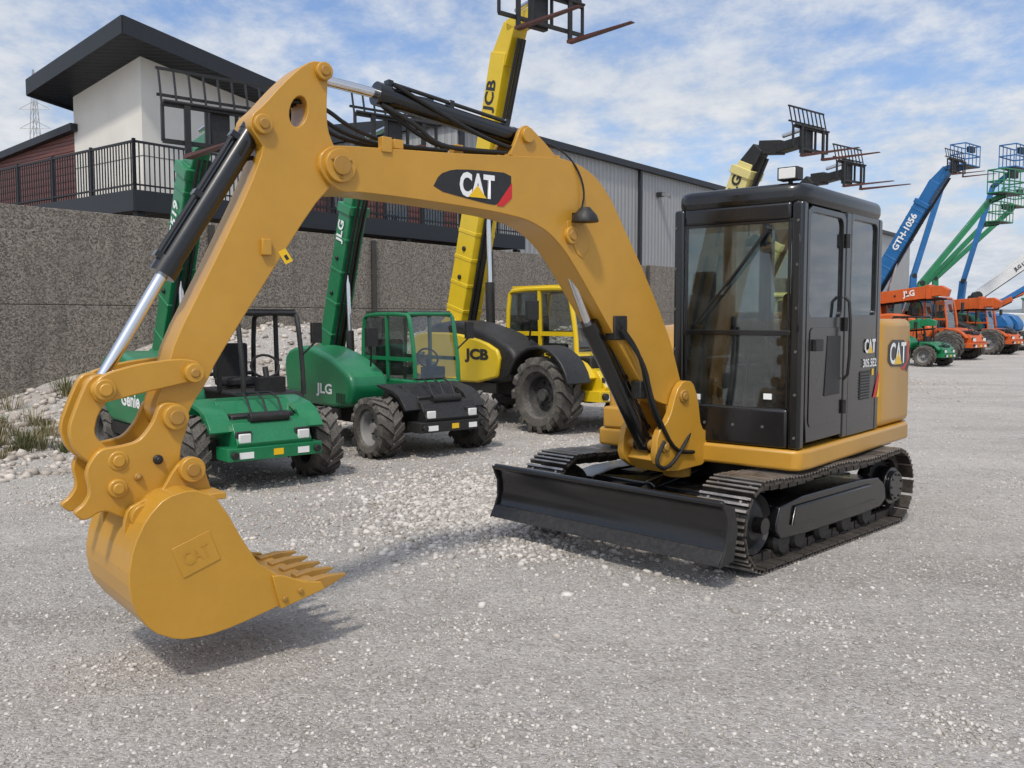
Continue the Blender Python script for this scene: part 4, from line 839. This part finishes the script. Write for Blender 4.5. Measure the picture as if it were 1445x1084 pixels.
lift((39.5,74),-40,[(37,74,2.0),(41,73,3.8)],'orange','orange boom lift with low stowed arm',basket=False)
for (x,y),c_,lb in (((60,98),'green','pale storage container with green roof at the yard end'),((50,112),'darktrim','pale storage container with dark roof at the yard end')):
    e=empty('site_container',(x,y,0),R(50),lb,'container')
    b=MB(); b.box(-8,8,-3,3,0,3.6,'rimgrey')
    for i in range(40): b.box(-7.9+i*.4,-7.7+i*.4,-3.03,3.03,.1,3.5,'rimgrey')
    mk(b,'container_body',e); b=MB(); b.box(-8.1,8.1,-3.1,3.1,3.6,3.8,c_); mk(b,'container_roof',e)
b=MB(); n=80; vs=[]
for i in range(n):
    x=-900+i*1800/(n-1); h=14+10*mnoise.noise((x*.004,0,0))+5*mnoise.noise((x*.02,1,0)); vs+=[(x,850,-1),(x,850,max(h,3))]
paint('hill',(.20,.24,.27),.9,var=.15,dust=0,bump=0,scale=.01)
b.add(vs,[(2*i,2*i+2,2*i+3,2*i+1) for i in range(n-1)],'hill'); mk(b,'hills',props={'kind':'structure'})
e=empty('transmission_tower',(-124,240,0),0,'thin steel lattice transmission tower beyond the yard','tower')
b=MB()
def leg(z0,z1,w0,w1):
    for sx in(-1,1):
        for sy in(-1,1):
            b.cyl((sx*w0,sy*w0,z0),(sx*w1,sy*w1,z1),.10,'silver',5)
            b.cyl((sx*w0,sy*w0,z0),(-sx*w1,sy*w1,z1),.06,'silver',5)
zs=[0,12,22,31,38,44,49,54,58,66];ws=[4,3.2,2.5,1.9,1.4,1.1,.9,.7,.5,.1]
for i in range(len(zs)-1): leg(zs[i],zs[i+1],ws[i],ws[i+1])
for z in(46,51,56): b.cyl((-4,0,z),(4,0,z),.10,'silver',5); b.cyl((-4,0,z),(0,0,z+2),.07,'silver',5); b.cyl((4,0,z),(0,0,z+2),.07,'silver',5)
mk(b,'lattice_frame',e)
for i in range(64):
    if i<34: s=random.gauss(-1.2,.7); n=random.gauss(-3.5,.55)
    else: s=random.uniform(-3.6,1.2); n=random.uniform(-5.0,-.6)
    p=W(s,n); b=MB(); q=random.random(); big=random.uniform(.6,1.6)
    for k in range(80):
        a=random.uniform(0,6.28); L=random.uniform(.06,.24)*big; r0=random.uniform(0,.14)*big; lean=random.uniform(.1,.9)
        x0,y0=r0*math.cos(a),r0*math.sin(a); x1,y1=x0+L*lean*math.cos(a),y0+L*lean*math.sin(a); wd=.004
        px_,py_=-math.sin(a)*wd,math.cos(a)*wd
        b.add([(x0-px_,y0-py_,-.02),(x0+px_,y0+py_,-.02),((x0+x1)/2+px_,(y0+y1)/2+py_,L*.65),((x0+x1)/2-px_,(y0+y1)/2-py_,L*.65),(x1,y1,L*.95)],[(0,1,2,3),(3,2,4)],'weed' if random.random()>q else 'straw')
    mk(b,'weed_plant',loc=(p.x,p.y,gh(p.x,p.y)),props={'label':'dry grassy weed tuft growing on the gravel bank','category':'plant','group':'weeds along the wall'})
